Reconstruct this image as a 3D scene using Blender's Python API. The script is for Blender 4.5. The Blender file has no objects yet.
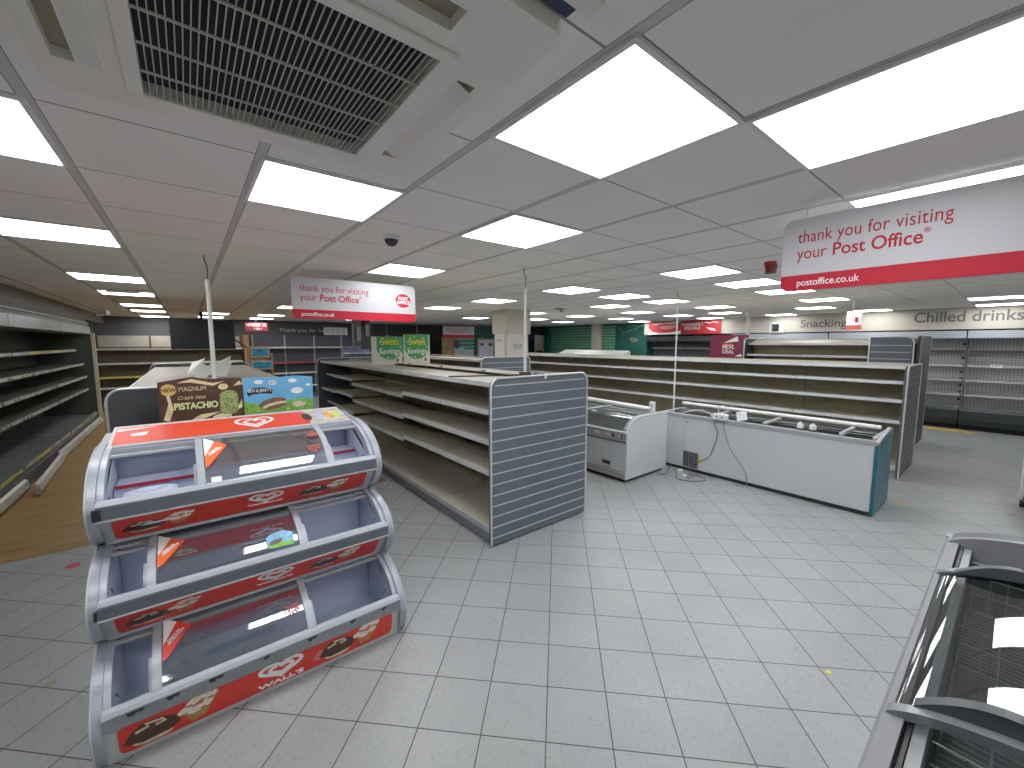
import bpy, bmesh, math, random
from mathutils import Vector, Matrix
random.seed(7)
C = bpy.context.scene.collection
PI = math.pi
CE = 2.526

# ------------------------------------------------------------------ materials
MATS = {}
def mat(name, col, rough=0.5, metal=0.0, var=0.0, scale=8.0, emit=None, spec=0.5, bump=0.0, sx=1, sy=1, sz=1):
    if name in MATS: return MATS[name]
    m = bpy.data.materials.new(name); m.use_nodes = True
    nt = m.node_tree; b = nt.nodes['Principled BSDF']
    b.inputs['Base Color'].default_value = (*col, 1)
    b.inputs['Roughness'].default_value = rough
    b.inputs['Metallic'].default_value = metal
    b.inputs['Specular IOR Level'].default_value = spec
    if var > 0 or bump > 0:
        tc = nt.nodes.new('ShaderNodeTexCoord'); mp = nt.nodes.new('ShaderNodeMapping')
        mp.inputs['Scale'].default_value = (sx, sy, sz)
        n = nt.nodes.new('ShaderNodeTexNoise'); n.inputs['Scale'].default_value = scale; n.inputs['Detail'].default_value = 5
        nt.links.new(tc.outputs['Object'], mp.inputs['Vector']); nt.links.new(mp.outputs[0], n.inputs['Vector'])
        if var > 0:
            r = nt.nodes.new('ShaderNodeMapRange')
            r.inputs['From Min'].default_value = 0.3; r.inputs['From Max'].default_value = 0.7
            r.inputs['To Min'].default_value = 1 - var; r.inputs['To Max'].default_value = 1 + var
            mx = nt.nodes.new('ShaderNodeVectorMath'); mx.operation = 'SCALE'
            mx.inputs[0].default_value = col
            nt.links.new(n.outputs['Fac'], r.inputs['Value']); nt.links.new(r.outputs[0], mx.inputs['Scale'])
            nt.links.new(mx.outputs[0], b.inputs['Base Color'])
        if bump > 0:
            bp = nt.nodes.new('ShaderNodeBump'); bp.inputs['Strength'].default_value = bump; bp.inputs['Distance'].default_value = 0.01
            nt.links.new(n.outputs['Fac'], bp.inputs['Height']); nt.links.new(bp.outputs[0], b.inputs['Normal'])
    if emit:
        b.inputs['Emission Color'].default_value = (*emit[0], 1); b.inputs['Emission Strength'].default_value = emit[1]
    MATS[name] = m
    return m

def glass(name, tint=(0.9, 0.93, 0.93), refl=0.10, rough=0.04):
    if name in MATS: return MATS[name]
    m = bpy.data.materials.new(name); m.use_nodes = True; nt = m.node_tree; nt.nodes.clear()
    o = nt.nodes.new('ShaderNodeOutputMaterial'); t = nt.nodes.new('ShaderNodeBsdfTransparent'); t.inputs[0].default_value = (*tint, 1)
    g = nt.nodes.new('ShaderNodeBsdfGlossy'); g.inputs['Roughness'].default_value = rough
    mx = nt.nodes.new('ShaderNodeMixShader'); lw = nt.nodes.new('ShaderNodeLayerWeight'); lw.inputs[0].default_value = 0.35
    ad = nt.nodes.new('ShaderNodeMath'); ad.operation = 'MULTIPLY_ADD'; ad.inputs[1].default_value = 0.5; ad.inputs[2].default_value = refl
    nt.links.new(lw.outputs['Fresnel'], ad.inputs[0]); nt.links.new(ad.outputs[0], mx.inputs[0])
    nt.links.new(t.outputs[0], mx.inputs[1]); nt.links.new(g.outputs[0], mx.inputs[2]); nt.links.new(mx.outputs[0], o.inputs[0])
    MATS[name] = m
    return m

def grid_mask(nt, sock, origin, pitch, width):
    """1 on a grid line of the coordinate socket, else 0"""
    a = nt.nodes.new('ShaderNodeMath'); a.operation = 'ADD'; a.inputs[1].default_value = -origin + 100 * pitch
    nt.links.new(sock, a.inputs[0])
    d = nt.nodes.new('ShaderNodeMath'); d.operation = 'PINGPONG'; d.inputs[1].default_value = pitch / 2
    nt.links.new(a.outputs[0], d.inputs[0])
    l = nt.nodes.new('ShaderNodeMath'); l.operation = 'LESS_THAN'; l.inputs[1].default_value = width / 2
    nt.links.new(d.outputs[0], l.inputs[0])
    return l.outputs[0]

def tile_floor():
    m = bpy.data.materials.new('floor_tiles'); m.use_nodes = True; nt = m.node_tree; b = nt.nodes['Principled BSDF']
    g = nt.nodes.new('ShaderNodeNewGeometry'); mp = nt.nodes.new('ShaderNodeVectorRotate'); mp.rotation_type = 'Z_AXIS'
    mp.inputs['Angle'].default_value = PI / 4
    nt.links.new(g.outputs['Position'], mp.inputs['Vector'])
    s = nt.nodes.new('ShaderNodeSeparateXYZ'); nt.links.new(mp.outputs[0], s.inputs[0])
    # rotated by 45 deg: x' = (x-y)/sqrt2 , y' = (x+y)/sqrt2
    m1 = grid_mask(nt, s.outputs[0], -0.033, 0.3, 0.0055); m2 = grid_mask(nt, s.outputs[1], 1.97, 0.3, 0.0055)
    mx = nt.nodes.new('ShaderNodeMath'); mx.operation = 'MAXIMUM'; nt.links.new(m1, mx.inputs[0]); nt.links.new(m2, mx.inputs[1])
    n = nt.nodes.new('ShaderNodeTexNoise'); n.inputs['Scale'].default_value = 55; n.inputs['Detail'].default_value = 6; n.inputs['Distortion'].default_value = 1.5
    nt.links.new(g.outputs['Position'], n.inputs['Vector'])
    cr = nt.nodes.new('ShaderNodeValToRGB')
    cr.color_ramp.elements[0].position = 0.28; cr.color_ramp.elements[0].color = (0.21, 0.218, 0.222, 1)
    cr.color_ramp.elements[1].position = 0.46; cr.color_ramp.elements[1].color = (0.295, 0.305, 0.31, 1)
    nt.links.new(n.outputs['Fac'], cr.inputs[0])
    n2 = nt.nodes.new('ShaderNodeTexNoise'); n2.inputs['Scale'].default_value = 1.3; n2.inputs['Detail'].default_value = 4
    nt.links.new(g.outputs['Position'], n2.inputs['Vector'])
    # per tile tone
    sn = nt.nodes.new('ShaderNodeVectorMath'); sn.operation = 'ADD'; sn.inputs[1].default_value = (0.033 + 30, 30 - 1.97 + 0.0, 0)
    nt.links.new(mp.outputs[0], sn.inputs[0])
    sp = nt.nodes.new('ShaderNodeVectorMath'); sp.operation = 'SNAP'; sp.inputs[1].default_value = (0.3, 0.3, 100)
    nt.links.new(sn.outputs[0], sp.inputs[0])
    wn = nt.nodes.new('ShaderNodeTexWhiteNoise'); nt.links.new(sp.outputs[0], wn.inputs['Vector'])
    ml = nt.nodes.new('ShaderNodeMath'); ml.operation = 'MULTIPLY_ADD'; ml.inputs[1].default_value = 0.07; ml.inputs[2].default_value = 0.78
    nt.links.new(wn.outputs['Value'], ml.inputs[0])
    m3 = nt.nodes.new('ShaderNodeMath'); m3.operation = 'MULTIPLY_ADD'; m3.inputs[1].default_value = 0.35
    nt.links.new(n2.outputs['Fac'], m3.inputs[0]); nt.links.new(ml.outputs[0], m3.inputs[2])
    sc = nt.nodes.new('ShaderNodeVectorMath'); sc.operation = 'SCALE'; nt.links.new(cr.outputs[0], sc.inputs[0]); nt.links.new(m3.outputs[0], sc.inputs['Scale'])
    mc = nt.nodes.new('ShaderNodeMix'); mc.data_type = 'RGBA'; mc.inputs['B'].default_value = (0.03, 0.03, 0.032, 1)
    nt.links.new(mx.outputs[0], mc.inputs['Factor']); nt.links.new(sc.outputs[0], mc.inputs['A'])
    nt.links.new(mc.outputs['Result'], b.inputs['Base Color'])
    b.inputs['Roughness'].default_value = 0.38
    return m

def ceiling_mat():
    m = bpy.data.materials.new('ceiling_tiles'); m.use_nodes = True; nt = m.node_tree; b = nt.nodes['Principled BSDF']
    g = nt.nodes.new('ShaderNodeNewGeometry'); s = nt.nodes.new('ShaderNodeSeparateXYZ'); nt.links.new(g.outputs['Position'], s.inputs[0])
    lt = nt.nodes.new('ShaderNodeMath'); lt.operation = 'LESS_THAN'; lt.inputs[1].default_value = 0.87
    nt.links.new(s.outputs[0], lt.inputs[0])
    of = nt.nodes.new('ShaderNodeMath'); of.operation = 'MULTIPLY_ADD'; of.inputs[1].default_value = -0.08
    nt.links.new(lt.outputs[0], of.inputs[0]); nt.links.new(s.outputs[1], of.inputs[2])
    m1 = grid_mask(nt, s.outputs[0], 0.27, 0.6, 0.012); m1b = grid_mask(nt, s.outputs[0], 0.27, 0.6, 0.030)
    m2 = grid_mask(nt, of.outputs[0], 0.02, 0.6, 0.008)
    n = nt.nodes.new('ShaderNodeTexNoise'); n.inputs['Scale'].default_value = 2.2; n.inputs['Detail'].default_value = 4
    nt.links.new(g.outputs['Position'], n.inputs['Vector'])
    cr = nt.nodes.new('ShaderNodeValToRGB')
    cr.color_ramp.elements[0].position = 0.3; cr.color_ramp.elements[0].color = (0.82, 0.81, 0.785, 1)
    cr.color_ramp.elements[1].position = 0.7; cr.color_ramp.elements[1].color = (0.88, 0.87, 0.85, 1)
    nt.links.new(n.outputs['Fac'], cr.inputs[0])
    a = nt.nodes.new('ShaderNodeMix'); a.data_type = 'RGBA'; a.inputs['B'].default_value = (0.55, 0.55, 0.54, 1)
    nt.links.new(m1b, a.inputs['Factor']); nt.links.new(cr.outputs[0], a.inputs['A'])
    mm = nt.nodes.new('ShaderNodeMath'); mm.operation = 'SUBTRACT'; mm.use_clamp = True
    nt.links.new(m2, mm.inputs[0]); nt.links.new(m1b, mm.inputs[1])
    ed = nt.nodes.new('ShaderNodeMath'); ed.operation = 'SUBTRACT'; ed.use_clamp = True
    m1c = grid_mask(nt, s.outputs[0], 0.27, 0.6, 0.037)
    nt.links.new(m1c, ed.inputs[0]); nt.links.new(m1b, ed.inputs[1])
    mxx = nt.nodes.new('ShaderNodeMath'); mxx.operation = 'MAXIMUM'
    nt.links.new(mm.outputs[0], mxx.inputs[0]); nt.links.new(ed.outputs[0], mxx.inputs[1])
    a2 = nt.nodes.new('ShaderNodeMix'); a2.data_type = 'RGBA'; a2.inputs['B'].default_value = (0.26, 0.26, 0.26, 1)
    nt.links.new(mxx.outputs[0], a2.inputs['Factor']); nt.links.new(a.outputs['Result'], a2.inputs['A'])
    nt.links.new(a2.outputs['Result'], b.inputs['Base Color']); b.inputs['Roughness'].default_value = 0.8
    return m

def wood_mat():
    m = bpy.data.materials.new('oak_vinyl'); m.use_nodes = True; nt = m.node_tree; b = nt.nodes['Principled BSDF']
    g = nt.nodes.new('ShaderNodeNewGeometry'); mp = nt.nodes.new('ShaderNodeMapping'); mp.inputs['Scale'].default_value = (0.9, 14, 1)
    nt.links.new(g.outputs['Position'], mp.inputs['Vector'])
    n = nt.nodes.new('ShaderNodeTexNoise'); n.inputs['Scale'].default_value = 2.0; n.inputs['Detail'].default_value = 7
    nt.links.new(mp.outputs[0], n.inputs['Vector'])
    cr = nt.nodes.new('ShaderNodeValToRGB')
    cr.color_ramp.elements[0].position = 0.3; cr.color_ramp.elements[0].color = (0.16, 0.082, 0.022, 1)
    cr.color_ramp.elements[1].position = 0.68; cr.color_ramp.elements[1].color = (0.36, 0.21, 0.062, 1)
    nt.links.new(n.outputs['Fac'], cr.inputs[0])
    s = nt.nodes.new('ShaderNodeSeparateXYZ'); nt.links.new(g.outputs['Position'], s.inputs[0])
    m2 = grid_mask(nt, s.outputs[1], 0.0, 0.16, 0.004)
    mc = nt.nodes.new('ShaderNodeMix'); mc.data_type = 'RGBA'; mc.inputs['B'].default_value = (0.10, 0.055, 0.02, 1)
    nt.links.new(m2, mc.inputs['Factor']); nt.links.new(cr.outputs[0], mc.inputs['A'])
    nt.links.new(mc.outputs['Result'], b.inputs['Base Color']); b.inputs['Roughness'].default_value = 0.5
    return m

def stripe_mat(name, ca, cb, pitch, width, axis=2, rough=0.5):
    m = bpy.data.materials.new(name); m.use_nodes = True; nt = m.node_tree; b = nt.nodes['Principled BSDF']
    g = nt.nodes.new('ShaderNodeNewGeometry'); s = nt.nodes.new('ShaderNodeSeparateXYZ'); nt.links.new(g.outputs['Position'], s.inputs[0])
    k = grid_mask(nt, s.outputs[axis], 0.0, pitch, width)
    mc = nt.nodes.new('ShaderNodeMix'); mc.data_type = 'RGBA'; mc.inputs['A'].default_value = (*ca, 1); mc.inputs['B'].default_value = (*cb, 1)
    nt.links.new(k, mc.inputs['Factor']); nt.links.new(mc.outputs['Result'], b.inputs['Base Color']); b.inputs['Roughness'].default_value = rough
    MATS[name] = m
    return m

def peg_mat(name, col):
    m = bpy.data.materials.new(name); m.use_nodes = True; nt = m.node_tree; b = nt.nodes['Principled BSDF']
    g = nt.nodes.new('ShaderNodeNewGeometry'); s = nt.nodes.new('ShaderNodeSeparateXYZ'); nt.links.new(g.outputs['Position'], s.inputs[0])
    a = grid_mask(nt, s.outputs[1], 0.0, 0.05, 0.018); c = grid_mask(nt, s.outputs[2], 0.0, 0.05, 0.018)
    mu = nt.nodes.new('ShaderNodeMath'); mu.operation = 'MULTIPLY'; nt.links.new(a, mu.inputs[0]); nt.links.new(c, mu.inputs[1])
    mc = nt.nodes.new('ShaderNodeMix'); mc.data_type = 'RGBA'; mc.inputs['A'].default_value = (*col, 1); mc.inputs['B'].default_value = (0.12, 0.12, 0.12, 1)
    nt.links.new(mu.outputs[0], mc.inputs['Factor']); nt.links.new(mc.outputs['Result'], b.inputs['Base Color']); b.inputs['Roughness'].default_value = 0.5
    return m

WHITE = mat('white_plastic', (0.72, 0.73, 0.74), 0.4, var=0.03)
FWHITE = mat('freezer_white', (0.49, 0.51, 0.535), 0.35, var=0.02, scale=2)
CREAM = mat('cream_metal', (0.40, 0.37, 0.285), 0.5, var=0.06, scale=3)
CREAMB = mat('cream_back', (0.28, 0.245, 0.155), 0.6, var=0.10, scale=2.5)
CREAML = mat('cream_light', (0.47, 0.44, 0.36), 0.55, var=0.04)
RAILM = mat('price_rail_grey', (0.50, 0.51, 0.53), 0.35, metal=0.2, var=0.12, scale=5)
SILVER = mat('silver_trim', (0.60, 0.61, 0.63), 0.3, metal=0.5)
CHAR = mat('charcoal_laminate', (0.05, 0.053, 0.06), 0.5, var=0.06)
SLATE = mat('slate_panel', (0.085, 0.108, 0.135), 0.45, var=0.06, scale=3)
SLATS = mat('slat_insert', (0.42, 0.44, 0.42), 0.4, metal=0.2)
BLACK = mat('black_plastic', (0.018, 0.018, 0.02), 0.4)
BLACKM = mat('matt_black', (0.012, 0.012, 0.013), 0.8)
DGREY = mat('dark_grey', (0.10, 0.10, 0.105), 0.5, var=0.05)
MGREY = mat('mid_grey', (0.27, 0.28, 0.30), 0.45, var=0.04)
LGREY = mat('light_grey', (0.45, 0.46, 0.48), 0.4, var=0.04)
RED = mat('poster_red', (0.68, 0.035, 0.018), 0.4, var=0.05)
SRED = mat('sign_red', (0.46, 0.010, 0.028), 0.55, spec=0.25)
ORANGE = mat('sticker_orange', (0.85, 0.14, 0.03), 0.45)
SWHITE = mat('print_white', (0.85, 0.85, 0.85), 0.5)
SIGNW = mat('sign_white', (0.48, 0.48, 0.51), 0.4)
FCAP = mat('freezer_grey', (0.30, 0.325, 0.385), 0.32, var=0.03)
FCAPD = mat('freezer_grey_dark', (0.085, 0.10, 0.125), 0.35, var=0.05)
FIN = mat('freezer_liner', (0.46, 0.51, 0.66), 0.4, var=0.04, scale=2)
CHOC = mat('chocolate', (0.055, 0.022, 0.012), 0.4, var=0.3, scale=40)
NUT = mat('cream_nut', (0.72, 0.58, 0.40), 0.5, var=0.3, scale=60)
CONE = mat('wafer', (0.45, 0.21, 0.07), 0.6, var=0.3, scale=60)
BROWN = mat('poster_brown', (0.075, 0.028, 0.014), 0.5, var=0.4, scale=12)
GOLD = mat('gold_print', (0.72, 0.50, 0.16), 0.4)
CREAMP = mat('cream_print', (0.80, 0.66, 0.38), 0.5, var=0.2, scale=20)
PIST = mat('pistachio', (0.30, 0.36, 0.12), 0.8, var=0.6, scale=90)
SKYB = mat('poster_sky', (0.13, 0.42, 0.72), 0.5, var=0.1)
GRASS = mat('poster_grass', (0.17, 0.42, 0.06), 0.6, var=0.3, scale=30)
GREEN = mat('wall_green', (0.010, 0.10, 0.075), 0.5, var=0.1)
BADGE = mat('badge_green', (0.04, 0.30, 0.09), 0.5)
YEL = mat('print_yellow', (0.75, 0.78, 0.06), 0.5)
TEAL = mat('teal_panel', (0.0, 0.095, 0.13), 0.35, var=0.04)
MAROON = mat('maroon_panel', (0.19, 0.010, 0.045), 0.45, var=0.05)
WALLC = mat('wall_cream', (0.50, 0.47, 0.40), 0.7, var=0.03, scale=1)
WALLG = mat('wall_grey_band', (0.11, 0.105, 0.11), 0.6, var=0.05)
TXTG = mat('letter_grey', (0.12, 0.12, 0.12), 0.5)
BROWNW = mat('brown_wood', (0.13, 0.065, 0.03), 0.5, var=0.2, scale=6)
TICK = mat('ticket_white', (0.62, 0.62, 0.58), 0.5, var=0.15, scale=30)
TICKY = mat('ticket_yellow', (0.60, 0.55, 0.10), 0.5, var=0.1)
DINT = mat('cooler_liner', (0.055, 0.058, 0.048), 0.45, var=0.25, scale=2.5)
DSHELF = mat('cooler_shelf', (0.10, 0.105, 0.085), 0.4, metal=0.3, var=0.3, scale=2)
EMIT = mat('light_diffuser', (0.9, 0.9, 0.9), 0.6, emit=((0.97, 0.985, 1.0), 13.0))
TUBE = mat('tube_glow', (0.9, 0.9, 0.9), 0.6, emit=((0.95, 0.97, 1.0), 1.5))
GL = glass('clear_glass'); GLD = glass('smoked_glass', (0.55, 0.60, 0.60), 0.22, 0.03)
GLW = glass('frosty_glass', (0.80, 0.83, 0.82), 0.20, 0.05)

# ------------------------------------------------------------------ builders
def frame(o, x, y):
    x = Vector(x).normalized(); y = Vector(y).normalized(); z = x.cross(y)
    m = Matrix(((x.x, y.x, z.x, o[0]), (x.y, y.y, z.y, o[1]), (x.z, y.z, z.z, o[2]), (0, 0, 0, 1)))
    return m

class MB:
    def __init__(s, M=None): s.v = []; s.f = []; s.sm = []; s.M = M
    def add(s, vs, fs, smooth=False):
        b = len(s.v)
        for p in vs:
            p = Vector(p)
            s.v.append(s.M @ p if s.M else p)
        for f in fs: s.f.append([b + i for i in f]); s.sm.append(smooth)
        return s
    def box(s, x0, x1, y0, y1, z0, z1):
        s.add([(x0,y0,z0),(x1,y0,z0),(x1,y1,z0),(x0,y1,z0),(x0,y0,z1),(x1,y0,z1),(x1,y1,z1),(x0,y1,z1)],
              [(0,3,2,1),(4,5,6,7),(0,1,5,4),(1,2,6,5),(2,3,7,6),(3,0,4,7)]); return s
    def prism(s, pts, a, b, axis='x', smooth=False):
        """closed 2D outline swept along an axis. x: (y,z)  y: (x,z)  z: (x,y)"""
        def P(p, t): return {'x': (t, p[0], p[1]), 'y': (p[0], t, p[1]), 'z': (p[0], p[1], t)}[axis]
        n = len(pts)
        s.add([P(p, a) for p in pts] + [P(p, b) for p in pts], [(i, (i+1) % n, (i+1) % n + n, i + n) for i in range(n)], smooth)
        s.add([P(p, a) for p in pts], [list(range(n))]); s.add([P(p, b) for p in pts], [list(range(n))[::-1]])
        return s
    def sheet(s, pts, a, b, axis='x', smooth=True):
        def P(p, t): return {'x': (t, p[0], p[1]), 'y': (p[0], t, p[1]), 'z': (p[0], p[1], t)}[axis]
        n = len(pts)
        s.add([P(p, a) for p in pts] + [P(p, b) for p in pts], [(i, i+1, i+1+n, i+n) for i in range(n-1)], smooth); return s
    def poly(s, pts, z=0.0): s.add([(p[0], p[1], z) for p in pts], [list(range(len(pts)))]); return s
    def slab(s, pts, z0, z1): return s.prism(pts, z0, z1, 'z')
    def ell(s, cx, cy, rx, ry, z=0.0, n=20, rot=0, a0=0, a1=2*PI):
        ps = []
        for i in range(n):
            t = a0 + (a1 - a0) * i / n; x = rx*math.cos(t); y = ry*math.sin(t)
            ps.append((cx + x*math.cos(rot) - y*math.sin(rot), cy + x*math.sin(rot) + y*math.cos(rot)))
        return s.poly(ps, z)
    def ribbon(s, pts, w, z=0.0, closed=False):
        n = len(pts); L = []; Rr = []
        for i in range(n):
            a = Vector(pts[(i-1) % n] if closed or i > 0 else pts[i]); b = Vector(pts[(i+1) % n] if closed or i < n-1 else pts[i])
            d = (b - a); d = d.normalized() if d.length > 0 else Vector((1, 0)); k = Vector((-d.y, d.x)) * w / 2; c = Vector(pts[i])
            L.append(c + k); Rr.append(c - k)
        vs = [(p.x, p.y, z) for p in L] + [(p.x, p.y, z) for p in Rr]
        s.add(vs, [(i, i+n, (i+1) % n + n, (i+1) % n) for i in range(n if closed else n-1)]); return s
    def tube(s, pts, r, n=8, caps=True):
        pts = [Vector(p) for p in pts]; rings = []; prev = None
        for i, p in enumerate(pts):
            a = pts[max(0, i-1)]; b = pts[min(len(pts)-1, i+1)]; d = (b - a).normalized()
            u = prev if prev is not None else (Vector((0, 0, 1)) if abs(d.z) < 0.9 else Vector((1, 0, 0)))
            u = (u - d * u.dot(d)).normalized(); prev = u; w = d.cross(u)
            rr = r[i] if isinstance(r, (list, tuple)) else r
            rings.append([p + (u*math.cos(2*PI*k/n) + w*math.sin(2*PI*k/n)) * rr for k in range(n)])
        vs = [q for R_ in rings for q in R_]
        fs = [(i*n+k, i*n+(k+1) % n, (i+1)*n+(k+1) % n, (i+1)*n+k) for i in range(len(pts)-1) for k in range(n)]
        s.add(vs, fs, True)
        if caps: s.add(rings[0], [list(range(n))[::-1]]); s.add(rings[-1], [list(range(n))])
        return s
    def dome(s, c, r, h, n=20, m=6):
        vs = []; fs = []
        for j in range(m+1):
            t = PI/2 * j / m
            for k in range(n): vs.append((c[0] + r*math.cos(t)*math.cos(2*PI*k/n), c[1] + r*math.cos(t)*math.sin(2*PI*k/n), c[2] + h*math.sin(t)))
        for j in range(m):
            for k in range(n): fs.append((j*n+k, j*n+(k+1) % n, (j+1)*n+(k+1) % n, (j+1)*n+k))
        s.add(vs, fs, True); return s
    def build(s, name, material, parent=None, bevel=0.0, **kw):
        me = bpy.data.meshes.new(name)
        o0 = parent_origin(parent)
        me.from_pydata([tuple(v - o0) for v in s.v], [], s.f); me.update()
        for p, q in zip(me.polygons, s.sm): p.use_smooth = q
        me.materials.append(material)
        o = bpy.data.objects.new(name, me); C.objects.link(o)
        if parent is not None: o.parent = parent
        if bevel > 0:
            b = o.modifiers.new('bevel', 'BEVEL'); b.width = bevel; b.segments = 2; b.limit_method = 'ANGLE'
        for k, v in kw.items(): o[k] = v
        return o

def parent_origin(p):
    v = Vector((0, 0, 0))
    while p is not None: v += Vector(p.location); p = p.parent
    return v

def thing(name, label, cat, loc=(0, 0, 0), group=None):
    o = bpy.data.objects.new(name, None); C.objects.link(o); o.location = loc; o.empty_display_size = 0.1
    o['label'] = label; o['category'] = cat
    if group: o['group'] = group
    return o
def tag(o, label, cat, group=None):
    o['label'] = label; o['category'] = cat
    if group: o['group'] = group
    return o
def struct(o): o['kind'] = 'structure'; return o

def text(name, body, size, M, material, parent=None, bold=0.0, shear=0.0, depth=0.001, align='CENTER', width=None, spacing=1.0):
    cu = bpy.data.curves.new(name, 'FONT'); cu.body = body; cu.size = size; cu.align_x = align; cu.align_y = 'CENTER'
    cu.offset = bold; cu.shear = shear; cu.extrude = depth; cu.space_character = spacing; cu.space_line = 0.9
    t = bpy.data.objects.new(name + '_tmp', cu); C.objects.link(t)
    dg = bpy.context.evaluated_depsgraph_get(); me = bpy.data.meshes.new_from_object(t.evaluated_get(dg))
    bpy.data.objects.remove(t); bpy.data.curves.remove(cu)
    me.name = name
    if width:
        xs = [v.co.x for v in me.vertices]; w = max(xs) - min(xs); k = width / w
        for v in me.vertices: v.co.x *= k
    me.transform(M); me.transform(Matrix.Translation(-parent_origin(parent)))
    me.materials.clear(); me.materials.append(material)
    o = bpy.data.objects.new(name, me); C.objects.link(o)
    if parent is not None: o.parent = parent
    return o

def rrect(x0, x1, y0, y1, r, n=5, corners=(1, 1, 1, 1)):
    """rounded rectangle, corners bl, br, tr, tl"""
    out = []
    for k, (cx, cy, a) in enumerate(((x0+r, y0+r, PI), (x1-r, y0+r, 1.5*PI), (x1-r, y1-r, 0), (x0+r, y1-r, PI/2))):
        if corners[k]:
            for i in range(n+1):
                t = a + PI/2*i/n; out.append((cx + r*math.cos(t), cy + r*math.sin(t)))
        else: out.append(((x0, y0), (x1, y0), (x1, y1), (x0, y1))[k])
    return out

def FY(x, y, z): return frame((x, y, z), (1, 0, 0), (0, 0, 1))     # panel that looks toward -Y
def FX(x, y, z): return frame((x, y, z), (0, -1, 0), (0, 0, 1))    # panel that looks toward -X

# ------------------------------------------------------------------ the setting
struct(MB().box(-2.9, 13.6, -3.2, 15.8, -0.1, 0).build('floor', tile_floor()))
struct(MB().box(-2.6, 1.94, 5.06, 15.5, 0.0, 0.003).build('floor.001', wood_mat()))
struct(MB().box(-2.9, 13.6, -3.2, 15.8, CE, CE + 0.1).build('ceiling', ceiling_mat()))
struct(MB().box(-2.9, -2.6, -3.2, 15.8, 0, CE).build('wall_left', WALLC))
struct(MB().box(-2.6, 13.3, 15.5, 15.8, 0, CE).build('wall_back', WALLG))
struct(MB().box(-2.6, 13.3, -3.2, -2.9, 0, CE).build('wall_front', WALLC))
struct(MB().box(13.3, 13.6, -3.2, 15.8, 0, CE).build('wall_right', WALLC))
struct(MB().box(12.45, 13.3, -2.9, 8.22, 2.08, CE).build('wall_right.001', WALLC))
struct(MB().box(12.62, 13.3, 8.22, 15.5, 0, CE).build('wall_right.002', GREEN))
struct(MB().box(-2.6, -1.72, 2.5, 15.5, 2.32, CE).build('trim_1', mat('soffit_brown', (0.13, 0.12, 0.10), 0.6)))

# pillar in the middle of the shop
p = MB().box(5.42, 6.06, 7.01, 7.41, 0, CE).build('trim_2', mat('pillar_cream', (0.50, 0.47, 0.39), 0.6, var=0.04)); struct(p)
MB().box(5.395, 5.42, 7.04, 7.38, 0, 2.0).build('cladding_board', mat('pillar_board', (0.60, 0.58, 0.51), 0.5), p)
MB().box(5.45, 6.02, 6.985, 7.01, 0, 2.0).build('cladding_board', mat('pillar_board', (0, 0, 0)), p)
MB().box(5.38, 6.10, 6.97, 7.45, 2.0, CE).build('casing', mat('pillar_cream', (0, 0, 0)), p)
text('notice_text', 'NOTICE', 0.06, FX(5.39, 7.2, 1.85), TXTG, p); text('notice_text', 'Please ask\nfor help', 0.06, FY(5.74, 6.98, 1.73), TXTG, p)
p = MB().box(12.35, 12.62, 10.15, 10.5, 0, CE).build('trim_3', mat('pillar_pale', (0.66, 0.62, 0.52), 0.6)); struct(p)

# ------------------------------------------------------------------ ceiling lights
ORD = ['nearest', 'second nearest', 'third nearest', 'fourth nearest', 'fifth nearest', 'sixth nearest', 'seventh nearest', 'farthest']
cols = [(-2, [(3,), (6,), (10,), (13,), (17,), (20,), (24,)], 'above the aisle by the left wall cabinets'),
        (0, [(3,), (20,), (23,)], 'in the row over the wood-floor gondola'),
        (2, [(3,), (6,), (15,), (20,), (23,)], 'in the row over the long middle gondola'),
        (6, [(3,), (6,), (9,), (12,), (17,), (21,)], 'in the row over the two chest freezers'),
        (8, [(3,), (6,)], 'just beyond the row over the chest freezers'),
        (10, [(3,), (6,), (8,), (12,), (16,)], 'in the row over the long right-hand gondola'),
        (13, [(3,), (6,), (9,), (12,), (15,)], 'in the row behind the right-hand gondola'),
        (16, [(0,), (4,), (7,), (9,), (12,), (16,)], 'over the short gondola near the chillers'),
        (19, [(0,), (3,), (6,), (9,), (13,)], 'in the row beside the right chiller wall')]
proto = None
def light_panel(x0, y0, label, w=0.6, group='square ceiling light panels'):
    global proto
    r = thing('ceiling_light', label, 'ceiling light', (x0 + w/2, y0 + 0.3, CE), group)
    z = CE
    if proto is None:
        m = MB(); a = 0.3; b = 0.283
        for (u0, u1, v0, v1) in ((-a, a, -a, -b), (-a, a, b, a), (-a, -b, -b, b), (b, a, -b, b)):
            m.box(x0+.3+u0, x0+.3+u1, y0+.3+v0, y0+.3+v1, z-0.012, z-0.001)
        f = m.build('frame', WHITE, r)
        d = MB().box(x0+.3-b, x0+.3+b, y0+.3-b, y0+.3+b, z-0.009, z-0.002).build('diffuser', EMIT, r)
        proto = (f, d)
    else:
        for q in proto:
            c = q.copy(); C.objects.link(c); c.parent = r
    return r
light_panel(0.87, 0.62, 'large bright ceiling panel right of the air conditioner, the nearest of all')
light_panel(1.47, 0.02, 'ceiling light panel above the top of the near red and white sign')
light_panel(2.67, 0.02, 'ceiling light panel just behind the near Post Office sign')
for i, rows, where in cols:
    for n, (j,) in enumerate(rows):
        x = 0.27 + 0.6*i; y = 0.02 + 0.6*j + (0.08 if i < 1 else 0)
        light_panel(x, y, '%s ceiling light %s' % (ORD[n], where))

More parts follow.
